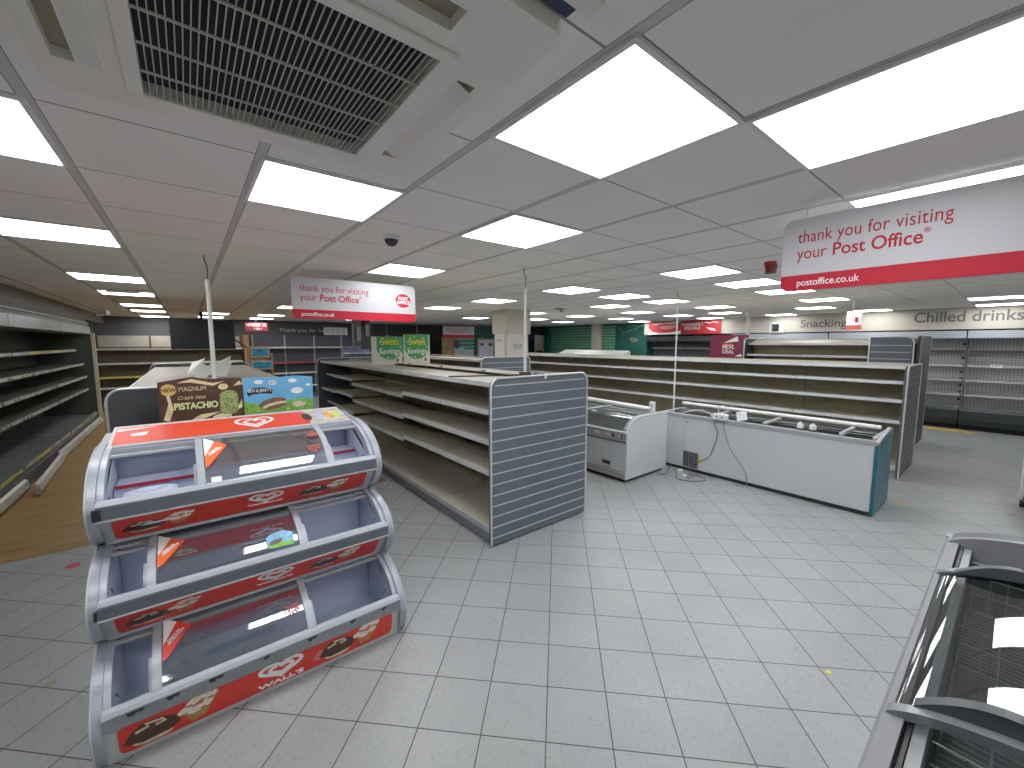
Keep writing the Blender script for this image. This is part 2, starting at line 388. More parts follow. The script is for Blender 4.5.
light_panel(0.27 + 0.6*6, 0.02, 'ceiling light panel hidden behind the left part of the near Post Office sign')
light_panel(0.27 + 0.6*8, 0.02, 'ceiling light panel hidden farther behind the near Post Office sign')
for n, (i, j) in enumerate(((-2, 0), (1, -4), (4, -4), (7, -4), (10, -4), (13, -4), (16, -4))):
    light_panel(0.27 + 0.6*i, 0.02 + 0.6*j, '%s ceiling light of the row beside the front wall, counted from the left' % ('first second third fourth fifth sixth seventh'.split()[n]))

# ------------------------------------------------------------------ ceiling air conditioner
ac = thing('air_conditioner', 'large white ceiling cassette air conditioner with dark slatted grille', 'air conditioner', (0.23, 1.18, CE))
X0, X1, Y0, Y1 = -0.25, 0.72, 0.70, 1.68; ZB = 2.488
gx0, gx1, gy0, gy1 = -0.05, 0.52, 0.93, 1.56
slots = [(-0.212, -0.172, 0.96, 1.51), (0.600, 0.655, 0.98, 1.52), (0.0, 0.50, 0.775, 0.845), (0.0, 0.47, 1.602, 1.645)]
# face plate pieces around the openings
m = MB()
def plate(m, x0, x1, y0, y1, holes, z0, z1):
    xs = sorted({x0, x1, *[h[0] for h in holes], *[h[1] for h in holes]}); ys = sorted({y0, y1, *[h[2] for h in holes], *[h[3] for h in holes]})
    for a, b in zip(xs, xs[1:]):
        for c, d in zip(ys, ys[1:]):
            mx, my = (a+b)/2, (c+d)/2
            if any(h[0] < mx < h[1] and h[2] < my < h[3] for h in holes): continue
            m.box(a, b, c, d, z0, z1)
R_ = 0.036
plate(m, X0+R_, X1-R_, Y0, Y1, slots + [(gx0, gx1, gy0, gy1)], ZB, CE)
for sx in (0, 1):
    a, b = (X0, X0+R_) if sx == 0 else (X1-R_, X1)
    hs = [(max(h[0], a), min(h[1], b), h[2], h[3]) for h in slots if h[1] > a and h[0] < b and min(h[1], b) > max(h[0], a)]
    plate(m, a, b, Y0+R_, Y1-R_, hs, ZB, CE)
for cx, cy, a in ((X0+R_, Y0+R_, PI), (X1-R_, Y0+R_, 1.5*PI), (X1-R_, Y1-R_, 0), (X0+R_, Y1-R_, PI/2)):
    m.slab([(cx, cy)] + [(cx + R_*math.cos(a + PI/2*i/6), cy + R_*math.sin(a + PI/2*i/6)) for i in range(7)], ZB, CE)
ACW = mat('ac_white', (0.80, 0.785, 0.755), 0.45, var=0.03)
m.build('face_panel', ACW, ac)
m = MB()
a = 0.035
for (x0, x1, y0, y1) in ((gx0-a, gx1+a, gy0-a, gy0), (gx0-a, gx1+a, gy1, gy1+a), (gx0-a, gx0, gy0, gy1), (gx1, gx1+a, gy0, gy1)):
    m.box(x0, x1, y0, y1, ZB-0.012, ZB-0.0005)
m.build('grille_frame', ACW, ac, bevel=0.003)
m = MB(); n = 40
for k in range(1, n):
    x = gx0 + (gx1-gx0)*k/n; m.box(x-0.0012, x+0.0012, gy0, gy1, ZB-0.006, ZB-0.002)
for k in range(1, 5):
    y = gy0 + (gy1-gy0)*k/5; m.box(gx0, gx1, y-0.0022, y+0.0022, ZB-0.009, ZB-0.004)
m.build('grille', mat('grille_grey', (0.50, 0.50, 0.46), 0.5), ac)
MB().box(gx0, gx1, gy0, gy1, CE-0.010, CE-0.002).build('filter', mat('filter_dark', (0.006, 0.010, 0.011), 0.8), ac)
for k, h in enumerate(slots):
    MB().box(h[0], h[1], h[2], h[3], CE-0.012, CE-0.002).build('duct_opening', mat('duct_beige', (0.30, 0.27, 0.19), 0.6), ac)
    if k in (1, 3):
        m = MB()
        if k < 2:
            s_ = 1 if k == 0 else -1
            xx = (h[0]+h[1])/2
            m.prism([(xx-0.022, ZB-0.012 if s_ > 0 else ZB+0.010), (xx+0.026, ZB+0.010 if s_ > 0 else ZB-0.012), (xx+0.026, ZB+0.014 if s_ > 0 else ZB-0.008), (xx-0.022, ZB-0.008 if s_ > 0 else ZB+0.014)], h[2]+0.02, h[3]-0.02, 'y')
        else:
            m.prism([(h[2]-0.004, ZB-0.002), (h[3]+0.004, ZB-0.014), (h[3]+0.004, ZB-0.009), (h[2]-0.004, ZB+0.003)], h[0]-0.01, h[1]+0.01, 'x')
        m.build('air_flap', ACW, ac)
MB().box(0.45, 0.70, 0.655, 0.685, CE-0.012, CE-0.001).build('gap_strip', mat('navy_gap', (0.01, 0.03, 0.08), 0.6), ac)
MB().box(X0-0.02, X1+0.02, Y0-0.09, Y0-0.045, CE-0.012, CE-0.001).build('mounting_strip', ACW, ac)
# second flap beside the left slot
MB().prism([(-0.165, ZB-0.001), (-0.120, ZB-0.012), (-0.117, ZB-0.009), (-0.117, ZB-0.001)], 0.97, 1.50, 'y').build('air_flap', ACW, ac)

# ------------------------------------------------------------------ hanging signs
def post_office_sign(label, M, W, H, hang, q=1.0):
    o = M @ Vector((W/2, 0, 0))
    t = thing('hanging_sign', label, 'sign', tuple(o))
    z = 0.02
    m = MB(M); m.prism(rrect(0, W, H*0.22, H, 0.05, corners=(0, 0, 1, 1)), -z/2, z/2, 'z'); m.build('white_panel', SIGNW, t)
    m = MB(M); m.prism(rrect(0, W, 0, H*0.22, 0.04, corners=(1, 1, 0, 0)), -z/2, z/2, 'z'); m.build('red_panel', SRED, t)
    T = lambda x, y: M @ Matrix.Translation((x, y, z/2 + 0.001))
    text('sign_text', 'thank you for visiting', 0.088*H/0.38, T(0.055*W, H*0.735), SRED, t, align='LEFT', width=W*0.525*q, spacing=1.05)
    text('sign_text', 'your', 0.088*H/0.38, T(0.055*W, H*0.51), SRED, t, align='LEFT', width=W*0.12*q)
    text('sign_text', 'Post Office', 0.088*H/0.38, T((0.055+0.14*q)*W, H*0.51), SRED, t, align='LEFT', width=W*0.30*q, bold=0.0012)
    text('sign_text', '®', 0.03, T((0.055+0.455*q)*W, H*0.58), SRED, t)
    text('sign_text', 'postoffice.co.uk', 0.05*H/0.38, T(0.06*W, H*0.105), SWHITE, t, align='LEFT', width=W*0.24*q)
    lg = MB(T(0, 0)); lg.ell(W*0.885, H*0.58, 0.085*H/0.38, 0.072*H/0.38, 0.0005, 28); lo = lg.build('logo', SRED, t)
    text('logo_text', 'POST\nOFFICE', 0.046*H/0.38, T(W*0.885, H*0.58) @ Matrix.Translation((0, 0, 0.001)), SWHITE, lo, bold=0.001)
    for x in (0.10, W-0.10):
        a = M @ Vector((x, H, 0)); MB().tube([a, (a.x, a.y, CE)], 0.003) .build('hanger', SILVER, t)
    return t
post_office_sign('hanging Post Office sign in front of the television, with round red logo', FY(0.81, 4.40, 2.04), 1.27, 0.40, 0.1)
post_office_sign('large near Post Office sign cut off by the right picture edge', FX(2.60, 0.86, 2.08), 1.27, 0.375, 0.1, 0.85)

# ------------------------------------------------------------------ three tier ice cream freezer
FZ0, FZ1 = -0.41, 0.95
fz = thing('ice_cream_freezer', 'three-tier open ice cream freezer with red printed front panels', 'freezer', (0.27, 2.8, 0))
# outline of one side per tier: (y, z) from bottom of the front panel, over the bulge, to the top at the back
tiers = [
    dict(out=[(2.30, 0.0), (2.26, 0.06), (2.235, 0.15), (2.235, 0.20), (2.26, 0.26), (2.32, 0.33), (2.39, 0.375), (2.48, 0.41), (2.62, 0.43)], rail=(2.24, 0.245, 0.185), pb=(2.285, 0.03), red=(0.03, 0.175), posts=(-0.20, 0.43), back=2.95, top=0.43),
    dict(out=[(2.57, 0.415), (2.47, 0.47), (2.405, 0.56), (2.395, 0.62), (2.415, 0.68), (2.47, 0.73), (2.54, 0.765), (2.62, 0.785), (2.78, 0.80)], rail=(2.40, 0.655, 0.60), pb=(2.54, 0.435), red=(0.435, 0.59), posts=(-0.20, 0.44), back=3.15, top=0.80),
    dict(out=[(2.79, 0.80), (2.66, 0.86), (2.59, 0.93), (2.565, 1.00), (2.575, 1.06), (2.62, 1.12), (2.70, 1.18), (2.82, 1.225), (3.00, 1.25)], rail=(2.57, 1.05, 0.985), pb=(2.74, 0.82), red=(0.82, 0.965), posts=(0.015, 0.645), back=3.42, top=1.25),
]
def arc_part(out, z_from):
    """points of an outline above height z_from"""
    r = []
    for (a, b) in zip(out, out[1:]):
        if b[1] <= z_from: continue
        if a[1] < z_from: k = (z_from - a[1]) / (b[1] - a[1]); r.append((a[0] + k*(b[0]-a[0]), z_from))
        elif not r: r.append(a)
        r.append(b)
    return r
def smooth2(pts, it=2):
    for _ in range(it):
        q = [pts[0]]
        for a, b in zip(pts, pts[1:]):
            q.append((a[0]*.75 + b[0]*.25, a[1]*.75 + b[1]*.25)); q.append((a[0]*.25 + b[0]*.75, a[1]*.25 + b[1]*.75))
        q.append(pts[-1]); pts = q
    return pts
def heart(cx, cy, w, h, sc, n=40):
    ps = []
    for i in range(n):
        t = 2*PI*i/n; x = 16*math.sin(t)**3 / 17.0; y = (13*math.cos(t) - 5*math.cos(2*t) - 2*math.cos(3*t) - math.cos(4*t) + 2.5) / 15.0
        ps.append((cx + x*w/2*sc, cy + y*h/2*sc))
    return ps
def logo(M, cx, cy, w, h, parent, words=None, ws=0.03):
    m = MB(M)
    m.ribbon(heart(cx, cy, w, h, 1.0), w*0.095, 0.0025, True)
    m.ribbon(heart(cx, cy, w, h, 0.56)[:36], w*0.085, 0.0025)
    
    o = m.build('heart_logo', SWHITE, parent)
    if words: text('brand_text', words, ws, M @ Matrix.Translation((cx, cy - h*0.5 - ws*0.75, 0.003)), SWHITE, parent, bold=0.0012, width=w*1.05)
def scoop_art(M, cx, cy, k, parent):
    def E(m, x, y, rx, ry, z, rot=0): m.ell(cx + x*k, cy + y*k, rx*k, ry*k, z, 16, rot)
    m = MB(M); E(m, 0.0, -0.042, 0.062, 0.020, 0.0020); m.build('cream_print', NUT, parent)
    m = MB(M)
    m.poly([(cx + x*k, cy + y*k) for x, y in ((-0.09, -0.025), (-0.065, 0.02), (-0.035, 0.045), (0.02, 0.05), (0.07, 0.025), (0.088, -0.015), (0.06, -0.04), (-0.03, -0.048))], 0.003)
    m.build('chocolate_print', CHOC, parent)
    m = MB(M); m.ribbon([(cx + x*k, cy + y*k) for x, y in ((-0.05, 0.015), (-0.01, 0.025), (-0.02, 0.04), (0.03, 0.035), (0.04, 0.02), (0.01, 0.015))], 0.012*k, 0.0038); m.build('drizzle_print', NUT, parent)
    # cone
    m = MB(M); m.poly([(cx + x*k, cy + y*k) for x, y in ((0.095, 0.0), (0.20, 0.03), (0.165, -0.045), (0.12, -0.055))], 0.0028); m.build('wafer_print', CONE, parent)
    m = MB(M)
    for x, y, r, rot in ((0.10, 0.02, 0.026, 0.4), (0.135, 0.005, 0.030, 0.2), (0.175, 0.02, 0.028, 1.0), (0.13, 0.05, 0.030, 0.6), (0.17, 0.06, 0.026, -0.4), (0.195, 0.05, 0.022, 0.9)):
        m.ell(cx + x*k, cy + y*k, r*k, r*0.6*k, 0.0036 + x*0.002, 12, rot)
    m.build('nut_print', mat('nut_white', (0.78, 0.70, 0.60), 0.5, var=0.2, scale=60), parent)
    m = MB(M)
    for x, y in ((0.115, 0.036), (0.155, 0.038), (0.16, 0.0), (0.185, 0.037)): m.ell(cx + x*k, cy + y*k, 0.012*k, 0.007*k, 0.0045, 8)
    m.build('toffee_print', CONE, parent)
def swirl(M, cx, cy, k, parent):
    m = MB(M)
    for j in range(5): m.ribbon([(cx + (i/7 - .5)*0.05*k + j*0.004*k, cy + j*0.012*k + 0.004*math.sin(i)) for i in range(8)], 0.0018, 0.002)
    m.build('streak_print', SWHITE, parent)

for ti, T in enumerate(tiers):
    out = smooth2(T['out'], 2)
    bk, top = T['back'], T['top']
    bot = T['out'][0][1]
    # end caps, each a thick curved cheek with an inner step
    for sgn, xa, xb in ((-1, FZ0, FZ0 + 0.035), (1, FZ1 - 0.035, FZ1)):
        prof = out + [(bk, top + 0.0), (bk, bot)]
        c = MB().prism(prof, xa, xb, 'x').build('side_cheek', FCAP, fz, bevel=0.006)
        ins = [(y + 0.022, z - 0.004) for y, z in arc_part(out, T['rail'][1])]
        x0 = FZ0 + 0.035 if sgn < 0 else FZ1 - 0.060
        lip = ins + [(y + 0.055, z - 0.035) for y, z in reversed(ins)]
        MB().prism(lip, x0, x0 + 0.025, 'x').build('inner_lip', mat('lip_grey', (0.35, 0.38, 0.45), 0.3), c)
        if sgn < 0 or True:
            e = MB().tube([(xa if sgn < 0 else xb, y - 0.0, z) for y, z in out], 0.004, 6).build('edge_bead', mat('bead_pale', (0.42, 0.44, 0.48), 0.35), c)
    # liner: floor, back, sides, roof lip
    xa, xb = FZ0 + 0.06, FZ1 - 0.06
    fl_ = bot + 0.05; yb = T['out'][-1][0] + (0.10 if ti < 2 else 0.12)
    yf = T['rail'][0] + 0.05; yl = max(yf, T['pb'][0] + 0.035)
    m = MB()
    m.box(xa, xb, yl, yb, fl_ - 0.02, fl_)                       # floor
    m.add([(xa, yb, fl_), (xb, yb, fl_), (xb, yb + 0.02, top), (xa, yb + 0.02, top)], [(0, 1, 2, 3)])
    m.add([(xa, yl, fl_), (xa, yb, fl_), (xa, yb, top), (xa, yf, T['rail'][1] - 0.01)], [(0, 1, 2, 3)])
    m.add([(xb, yl, fl_), (xb, yb, fl_), (xb, yb, top), (xb, yf, T['rail'][1] - 0.01)], [(3, 2, 1, 0)])
    m.add([(xa, yl, fl_), (xb, yl, fl_), (xb, yf - 0.02, T['rail'][1]), (xa, yf - 0.02, T['rail'][1])], [(0, 1, 2, 3)])
    lin = m.build('liner', FIN, fz)
    m = MB(); 
    for xx in (xa + 0.004, xb - 0.004):
        m.tube([(xx, yf + 0.10, fl_ + 0.20), (xx, yf + 0.15, fl_ + 0.15)], 0.003, 6)
    m.build('liner_clip', DGREY, lin)
    # insulated body behind
    m = MB().prism([(yb + 0.03, bot + 0.005), (bk, bot + 0.005), (bk, top), (yb + 0.03, top)], FZ0 + 0.035, FZ1 - 0.035, 'x'); m.build('rear_body', FCAP, fz)
    m = MB().box(FZ0 + 0.035, FZ1 - 0.035, T['pb'][0] + 0.03, yb + 0.03, bot + 0.003, bot + 0.028); m.build('tray_base', FCAPD, fz)
    # front panel (sloping)
    ry, rz1, rz0 = T['rail']; py_, pz = T['pb']
    xl, xr = FZ0 + 0.035, FZ1 - 0.035
    m = MB().prism([(ry + 0.008, rz0), (py_, pz), (py_ + 0.005, bot + 0.004), (py_ + 0.04, bot + 0.004), (ry + 0.05, rz0)], xl, xr, 'x')
    fp = m.build('front_panel', mat('panel_pale', (0.46, 0.475, 0.50), 0.35), fz)
    dirv = Vector((0, ry + 0.008 - py_, rz0 - pz)); Hh = dirv.length
    M = frame((xl, py_, pz), (1, 0, 0), dirv); W = xr - xl
    Mo = M @ Matrix.Translation((0, 0, 0.001))
    ph0, ph1 = 0.0, Hh - 0.001
    MB(Mo).poly(rrect(0.04, W - 0.045, ph0 + (0.012 if ti else 0), ph1 - (0.022 if ti else 0), 0.03), 0.001).build('red_print', RED, fp)
    ck = Hh / 0.15
    scoop_art(Mo, 0.150, Hh*0.48, 1.12*min(1, ck)*(1 if ti == 0 else 0.85), fp)
    scoop_art(Mo, W - 0.36, Hh*0.50, 1.10*min(1, ck)*(1 if ti == 0 else 0.85), fp)
    if ti == 0:
        logo(Mo, W*0.505, Hh*0.62, 0.20, Hh*0.60, fp, "WALL'S", 0.036)
        swirl(Mo, 0.33, Hh*0.62, 1, fp); swirl(Mo, W-0.46, Hh*0.3, 1, fp)
    else:
        logo(Mo, W*0.525, Hh*0.60, 0.17, Hh*0.42, fp, "WALL'S", 0.018)
    # rail
    if ti == 0:
        rl = MB().prism([(ry - 0.004, rz1), (ry - 0.004, rz0), (ry + 0.03, rz0), (ry + 0.03, rz1)], xl, xr, 'x').build('front_rail', mat('rail_worn', (0.20, 0.215, 0.24), 0.45, var=0.15, scale=9), fz)
        for x, w in ((-0.30, 0.06), (-0.17, 0.05), (-0.02, 0.06), (0.20, 0.03), (0.40, 0.05), (0.62, 0.035), (0.80, 0.03)):
            y_ = ry - 0.0055
            MB().add([(x, y_, rz1-0.004), (x+w, y_, rz1-0.002), (x+w-0.008, y_, rz1-0.018), (x+w*0.5, y_, rz1-0.014), (x+w*0.4, y_, rz1-0.024), (x+0.004, y_, rz1-0.020)], [(0, 5, 4, 3, 2, 1)]).build('tape_remnant', BLACK, rl)
    else:
        rl = MB().prism([(ry - 0.008, rz1 - 0.002), (ry - 0.012, rz0 + 0.004), (ry + 0.03, rz0), (ry + 0.03, rz1)], xl, xr, 'x').build('front_rail', FCAPD, fz)
        MB().box(xl, xr, ry - 0.015, ry - 0.006, rz0 - 0.004, rz0 + 0.004).build('rail_edge', SILVER, rl)
        MB().box(xl - 0.012, xl + (0.018 if ti == 2 else -0.004), ry - 0.014, ry + 0.01, rz0 + 0.006, rz1 - 0.008).build('rail_end_block', BLACK, rl)
    MB().prism([(ry + 0.002, rz1 + 0.001), (ry + 0.035, rz1 + 0.001), (ry + 0.045, rz1 + 0.018), (ry + 0.010, rz1 + 0.018)], xl, xr, 'x').build('sill', mat('sill_pale', (0.45, 0.48, 0.54), 0.3), fz)
    # curved guides: posts and glass between them
    arc = arc_part(out, rz1 + 0.015)
    off = lambda pts, d: [(y + d*0.75, z - d*0.6) for y, z in pts]
    inner = off(arc, 0.022)
    for k, xp in enumerate(T['posts']):
        pr_ = off(arc, 0.004); pr2 = off(arc, 0.034)
        MB().prism(pr_ + list(reversed(pr2)), xp - 0.016, xp + 0.016, 'x').build('lid_post', mat('post_pale', (0.38, 0.41, 0.47), 0.3), fz)
        m = MB().prism(off(arc, 0.030)[: len(arc)//2] + list(reversed(off(arc, 0.044)[: len(arc)//2])), xp - 0.010 + 0.02*(k*2-1), xp + 0.010 + 0.02*(k*2-1), 'x')
        m.build('lid_handle', mat('post_pale', (0, 0, 0)), fz)
    g = MB().sheet(inner, T['posts'][0] + 0.016, T['posts'][1] - 0.016, 'x').build('glass_lid', GLW, fz)
    # fixed glass behind the open windows is slid away; back frame strip with ridges
    yy, zz = arc[-1]
    m = MB()
    for q in range(3):
        k = 0.965 - q*0.10
        i = min(len(inner)-1, int(len(inner)*k)); y_, z_ = inner[i]
        m.box(FZ0 + 0.06, FZ1 - 0.06, y_ - 0.012, y_ + 0.012, z_ - 0.016, z_ - 0.004)
    m.build('back_track', mat('track_grey', (0.40, 0.41, 0.41), 0.4), fz)
    # stickers on the glass
    def on_glass(x, frac, dx=0.0):
        i = int((len(arc)-1) * frac); a = Vector(arc[max(0, i-1)]); b = Vector(arc[min(len(arc)-1, i+1)]); d = (b-a).normalized(); c = Vector(arc[i])
        return frame((x, c.x + 0.010 - 0.004, c.y - 0.008 + 0.004), (1, 0, 0), (0, d.x, d.y))
    xs = T['posts'][0] + 0.022
    a_, b_ = Vector(arc[int((len(arc)-1)*0.30)]), Vector(arc[int((len(arc)-1)*0.85)]); dd = (b_ - a_).normalized(); mid = (a_ + b_)*0.5 + Vector((-dd.y, dd.x))*0.012
    Mg = frame((xs, mid.x, mid.y), (1, 0, 0), (0, dd.x, dd.y)); kk = (b_ - a_).length/0.22
    MB(Mg).poly([(0, -0.10*kk), (0.020, -0.085*kk), (0.105, 0.035*kk), (0.05, 0.075*kk), (0.0, -0.02*kk)], 0.001).build('orange_tag', ORANGE if ti else mat('tag_red', (0.72, 0.05, 0.03), 0.5), g)
    MB(Mg).poly([(0, -0.03*kk), (0.05, 0.07*kk), (0.0, 0.105*kk)], 0.0018).build('white_tag', SWHITE, g)
    Mt = Mg @ Matrix.Translation((0.044, 0.0, 0.003)) @ Matrix.Rotation(math.radians(50), 4, 'Z')
    text('tag_text', "CHECK ME\nI'M DELICIOUS", 0.014, Mt, SWHITE, g, bold=0.0006)
    if ti != 1:
        Mg = on_glass(T['posts'][1] - 0.07, 0.40)
        text('lid_text', 'PLEASE\nCLOSE\nLID', 0.024, Mg, mat('faded_red', (0.45, 0.08, 0.06), 0.5), g, bold=0.0008)
    else:
        Mg = on_glass(T['posts'][1] - 0.11, 0.30)
        MB(Mg).poly([(-0.055, -0.04), (0.065, -0.045), (0.07, 0.03), (0.03, 0.055), (-0.03, 0.05), (-0.06, 0.03)], 0.001).build('blue_sticker', mat('sticker_blue', (0.20, 0.45, 0.72), 0.5, var=0.3, scale=60), g)
        MB(Mg).poly([(-0.055, -0.04), (0.065, -0.045), (0.066, -0.02), (0.0, -0.01), (-0.057, -0.018)], 0.0014).build('sticker_grass', GRASS, g)
        MB(Mg).ell(-0.018, -0.006, 0.034, 0.015, 0.0018, 16, 0.2).build('sticker_cookie', CHOC, g)
    if ti == 2:
        Mg = on_glass(T['posts'][0] + 0.06, 0.12)
        MB(Mg).poly([(-0.02, -0.01), (0.025, -0.01), (0.025, 0.02), (-0.02, 0.02)], 0.001).build('small_label', SWHITE, g)
        Mg = on_glass(T['posts'][1] - 0.06, 0.72)
        MB(Mg).poly([(-0.03, 0.0), (0.0, -0.03), (0.05, -0.02), (0.05, 0.01), (0.0, 0.02)], 0.001).build('small_tag', mat('faded_red', (0, 0, 0)), g)
# reddish price strip and round insert inside the top tier
for a_, b_ in ((FZ0 + 0.07, -0.01), (0.69, FZ1 - 0.07)): MB().box(a_, b_, 2.86, 2.87, 1.045, 1.062).build('red_strip', mat('strip_crimson', (0.30, 0.01, 0.04), 0.5), fz)
MB().box(FZ0 + 0.065, FZ1 - 0.065, 2.872, 3.1, 0.9, 1.045).build('inner_step', FIN, fz)
m = MB()
ring = [(-0.19 + 0.105*math.cos(2*PI*i/24), 2.72 + 0.075*math.sin(2*PI*i/24)) for i in range(24)]; rin = [(-0.19 + 0.05*math.cos(2*PI*i/24), 2.735 + 0.03*math.sin(2*PI*i/24)) for i in range(24)]
m.add([(x, y, 1.055) for x, y in ring] + [(x, y, 1.055) for x, y in rin] + [(x, y, 0.90) for x, y in ring] + [(x, y, 0.98) for x, y in rin],
      [(i, (i+1) % 24, (i+1) % 24 + 24, i + 24) for i in range(24)] + [(i, i + 48, (i+1) % 24 + 48, (i+1) % 24) for i in range(24)] + [(i+24, (i+1) % 24+24, (i+1) % 24 + 72, i + 72) for i in range(24)], True)
m.build('round_insert', FIN, fz)
# top header
MB().prism([(2.97, 1.235), (3.36, 1.265), (3.36, 1.235), (2.97, 1.205)], FZ0 + 0.0, FZ1 - 0.0, 'x').build('top_board', FCAP, fz, bevel=0.004)
hd = MB().prism([(2.99, 1.242), (3.33, 1.297), (3.36, 1.297), (3.36, 1.267)], FZ0 + 0.04, FZ1 - 0.06, 'x').build('header', mat('header_pale', (0.60, 0.60, 0.60), 0.4), fz, bevel=0.004)
dv = Vector((0, 0.34, 0.055)); Mh = frame((FZ0 + 0.04, 2.99, 1.2425), (1, 0, 0), dv) @ Matrix.Translation((0, 0, 0.0015)); Lh = dv.length; Wh = FZ1 - FZ0 - 0.10
RED2 = mat('header_red', (0.76, 0.055, 0.015), 0.4)
MB(Mh).poly(rrect(0.015, Wh*0.80, 0.03, Lh - 0.03, 0.01), 0.001).build('red_print', RED2, hd)
MB(Mh).poly(rrect(Wh*0.80, Wh - 0.01, 0.03, Lh - 0.03, 0.03, corners=(0, 1, 1, 0)), 0.001).build('pale_print', mat('header_grey_pale', (0.52, 0.48, 0.42), 0.5, var=0.3, scale=20), hd)
logo(Mh, Wh*0.55, Lh*0.48, 0.22, 0.20, hd)
MB(Mh).poly([(0.02, Lh-0.10), (0.20, Lh-0.055), (0.02, Lh-0.055)], 0.0022).poly([(0.09, Lh*0.42), (0.15, Lh*0.42), (0.16, Lh*0.60), (0.08, Lh*0.55)], 0.0022).build('white_print', SWHITE, hd)
for x, w, mt in ((0.80, 0.075, CHOC), (0.865, 0.055, mat('icy_blue', (0.45, 0.50, 0.75), 0.5)), (0.915, 0.05, mat('lolly_orange', (0.90, 0.35, 0.02), 0.5)), (0.955, 0.05, mat('lolly_lime', (0.55, 0.72, 0.08), 0.5))):
    MB(Mh).ell(Wh*x, Lh*0.5, w*0.42, Lh*0.26, 0.0025, 7).build('ice_lolly_print', mt, hd)

# ------------------------------------------------------------------ gondolas
def end_panel(t, x0, x1, y, z1, th=0.03, slats=True, round_l=1, round_r=1, colour=None, face=-1, rad=0.09, scol=None):
    pts = rrect(x0, x1, 0.02, z1, rad, corners=(0, 0, round_r, round_l))
    e = MB().prism(pts, y, y + th, 'y').build('end_panel', colour or SLATE, t)
    yy = y - 0.002 if face < 0 else y + th + 0.002
    if slats:
        m = MB(); k = 0
        z = 0.085
        while z < z1 - 0.06:
            d = 0.0 if z < z1 - rad else rad*0.35
            m.box(x0 + 0.012 + d, x1 - 0.012 - d, y - 0.003, y + 0.001, z - 0.005, z + 0.005); z += 0.0965
        m.build('slat_insert', scol or (SLATS if x0 < 7 else mat('slat_dull', (0.16, 0.165, 0.165), 0.4)), e)
    tr = [(a, y - 0.002, b) for a, b in pts if True]
    # start at bottom left, over the top to bottom right
    path = [(x0, yy, 0.02)] + [(a, yy, b) for a, b in reversed(pts[2:])] + [(x1, yy, 0.02)]
    MB().tube(path, 0.010, 6).build('edge_trim', SILVER, e)
    return e

def gondola(name, label, x0, x1, y0, y1, bays, zt, levels, top_z=None, dark=(), stag=None, sides=(-1, 1), group=None, far_end=True, near_end=True, slats=True, endcol=None, endz=None, topcover=True):
    t = thing(name, label, 'shelving', ((x0+x1)/2, (y0+y1)/2, 0), group)
    xc = (x0 + x1)/2; L = (y1 - y0) / bays
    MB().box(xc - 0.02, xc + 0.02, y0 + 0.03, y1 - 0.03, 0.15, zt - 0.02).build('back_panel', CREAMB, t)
    for j in range(bays + 1):
        y = y0 + j*L
        yy = min(max(y, y0 + 0.05), y1 - 0.05)
        MB().box(xc - 0.024, xc + 0.024, yy - 0.006, yy + 0.006, 0.02, zt).build('upright', DGREY, t)
    top_z = top_z or zt - 0.05
    for sd in sides:
        ed = x0 if sd < 0 else x1
        for j in range(bays):
            a, b = max(y0 + j*L + 0.004, y0 + 0.034), min(y0 + (j+1)*L - 0.004, y1 - 0.034)
            dk = j in dark
            ex = ed - sd*0.02
            mt = DGREY if dk else CREAM
            bs = MB().box(min(ex - sd*0.03, xc + sd*0.02), max(ex - sd*0.03, xc + sd*0.02), a, b, 0.0, 0.13).build('plinth', MGREY, t)
            dk_ = MB().box(min(ex, xc + sd*0.02), max(ex, xc + sd*0.02), a, b, 0.135, 0.165).build('base_deck', mt, t)
            MB().box(min(ex, ex - sd*0.0 + sd*0.012), max(ex, ex + sd*0.012), a, b, 0.120, 0.172).build('deck_rail', RAILM, dk_)
            s_ = (stag[j] if stag else 0.0)
            lv = [(z + s_, ex - sd*0.05) for z in levels] + [(top_z, ex - sd*0.05)]
            for q, (z, xe) in enumerate(lv):
                if dk and q % 2 == 0: xe = xe - sd*0.10
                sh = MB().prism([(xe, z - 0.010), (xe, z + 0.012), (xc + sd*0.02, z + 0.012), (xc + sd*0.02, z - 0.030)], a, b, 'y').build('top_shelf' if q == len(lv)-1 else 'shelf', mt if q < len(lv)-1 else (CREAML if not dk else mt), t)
                MB().prism([(xe, z - 0.020), (xe + sd*0.016, z - 0.024), (xe + sd*0.010, z + 0.018), (xe, z + 0.018)], a, b, 'y').build('price_rail', RAILM, sh)
    if near_end: end_panel(t, x0, x1, y0, endz or zt, slats=slats, colour=endcol)
    if far_end: end_panel(t, x0, x1, y1 - 0.03, endz or zt, slats=False, colour=endcol, face=1)
    return t

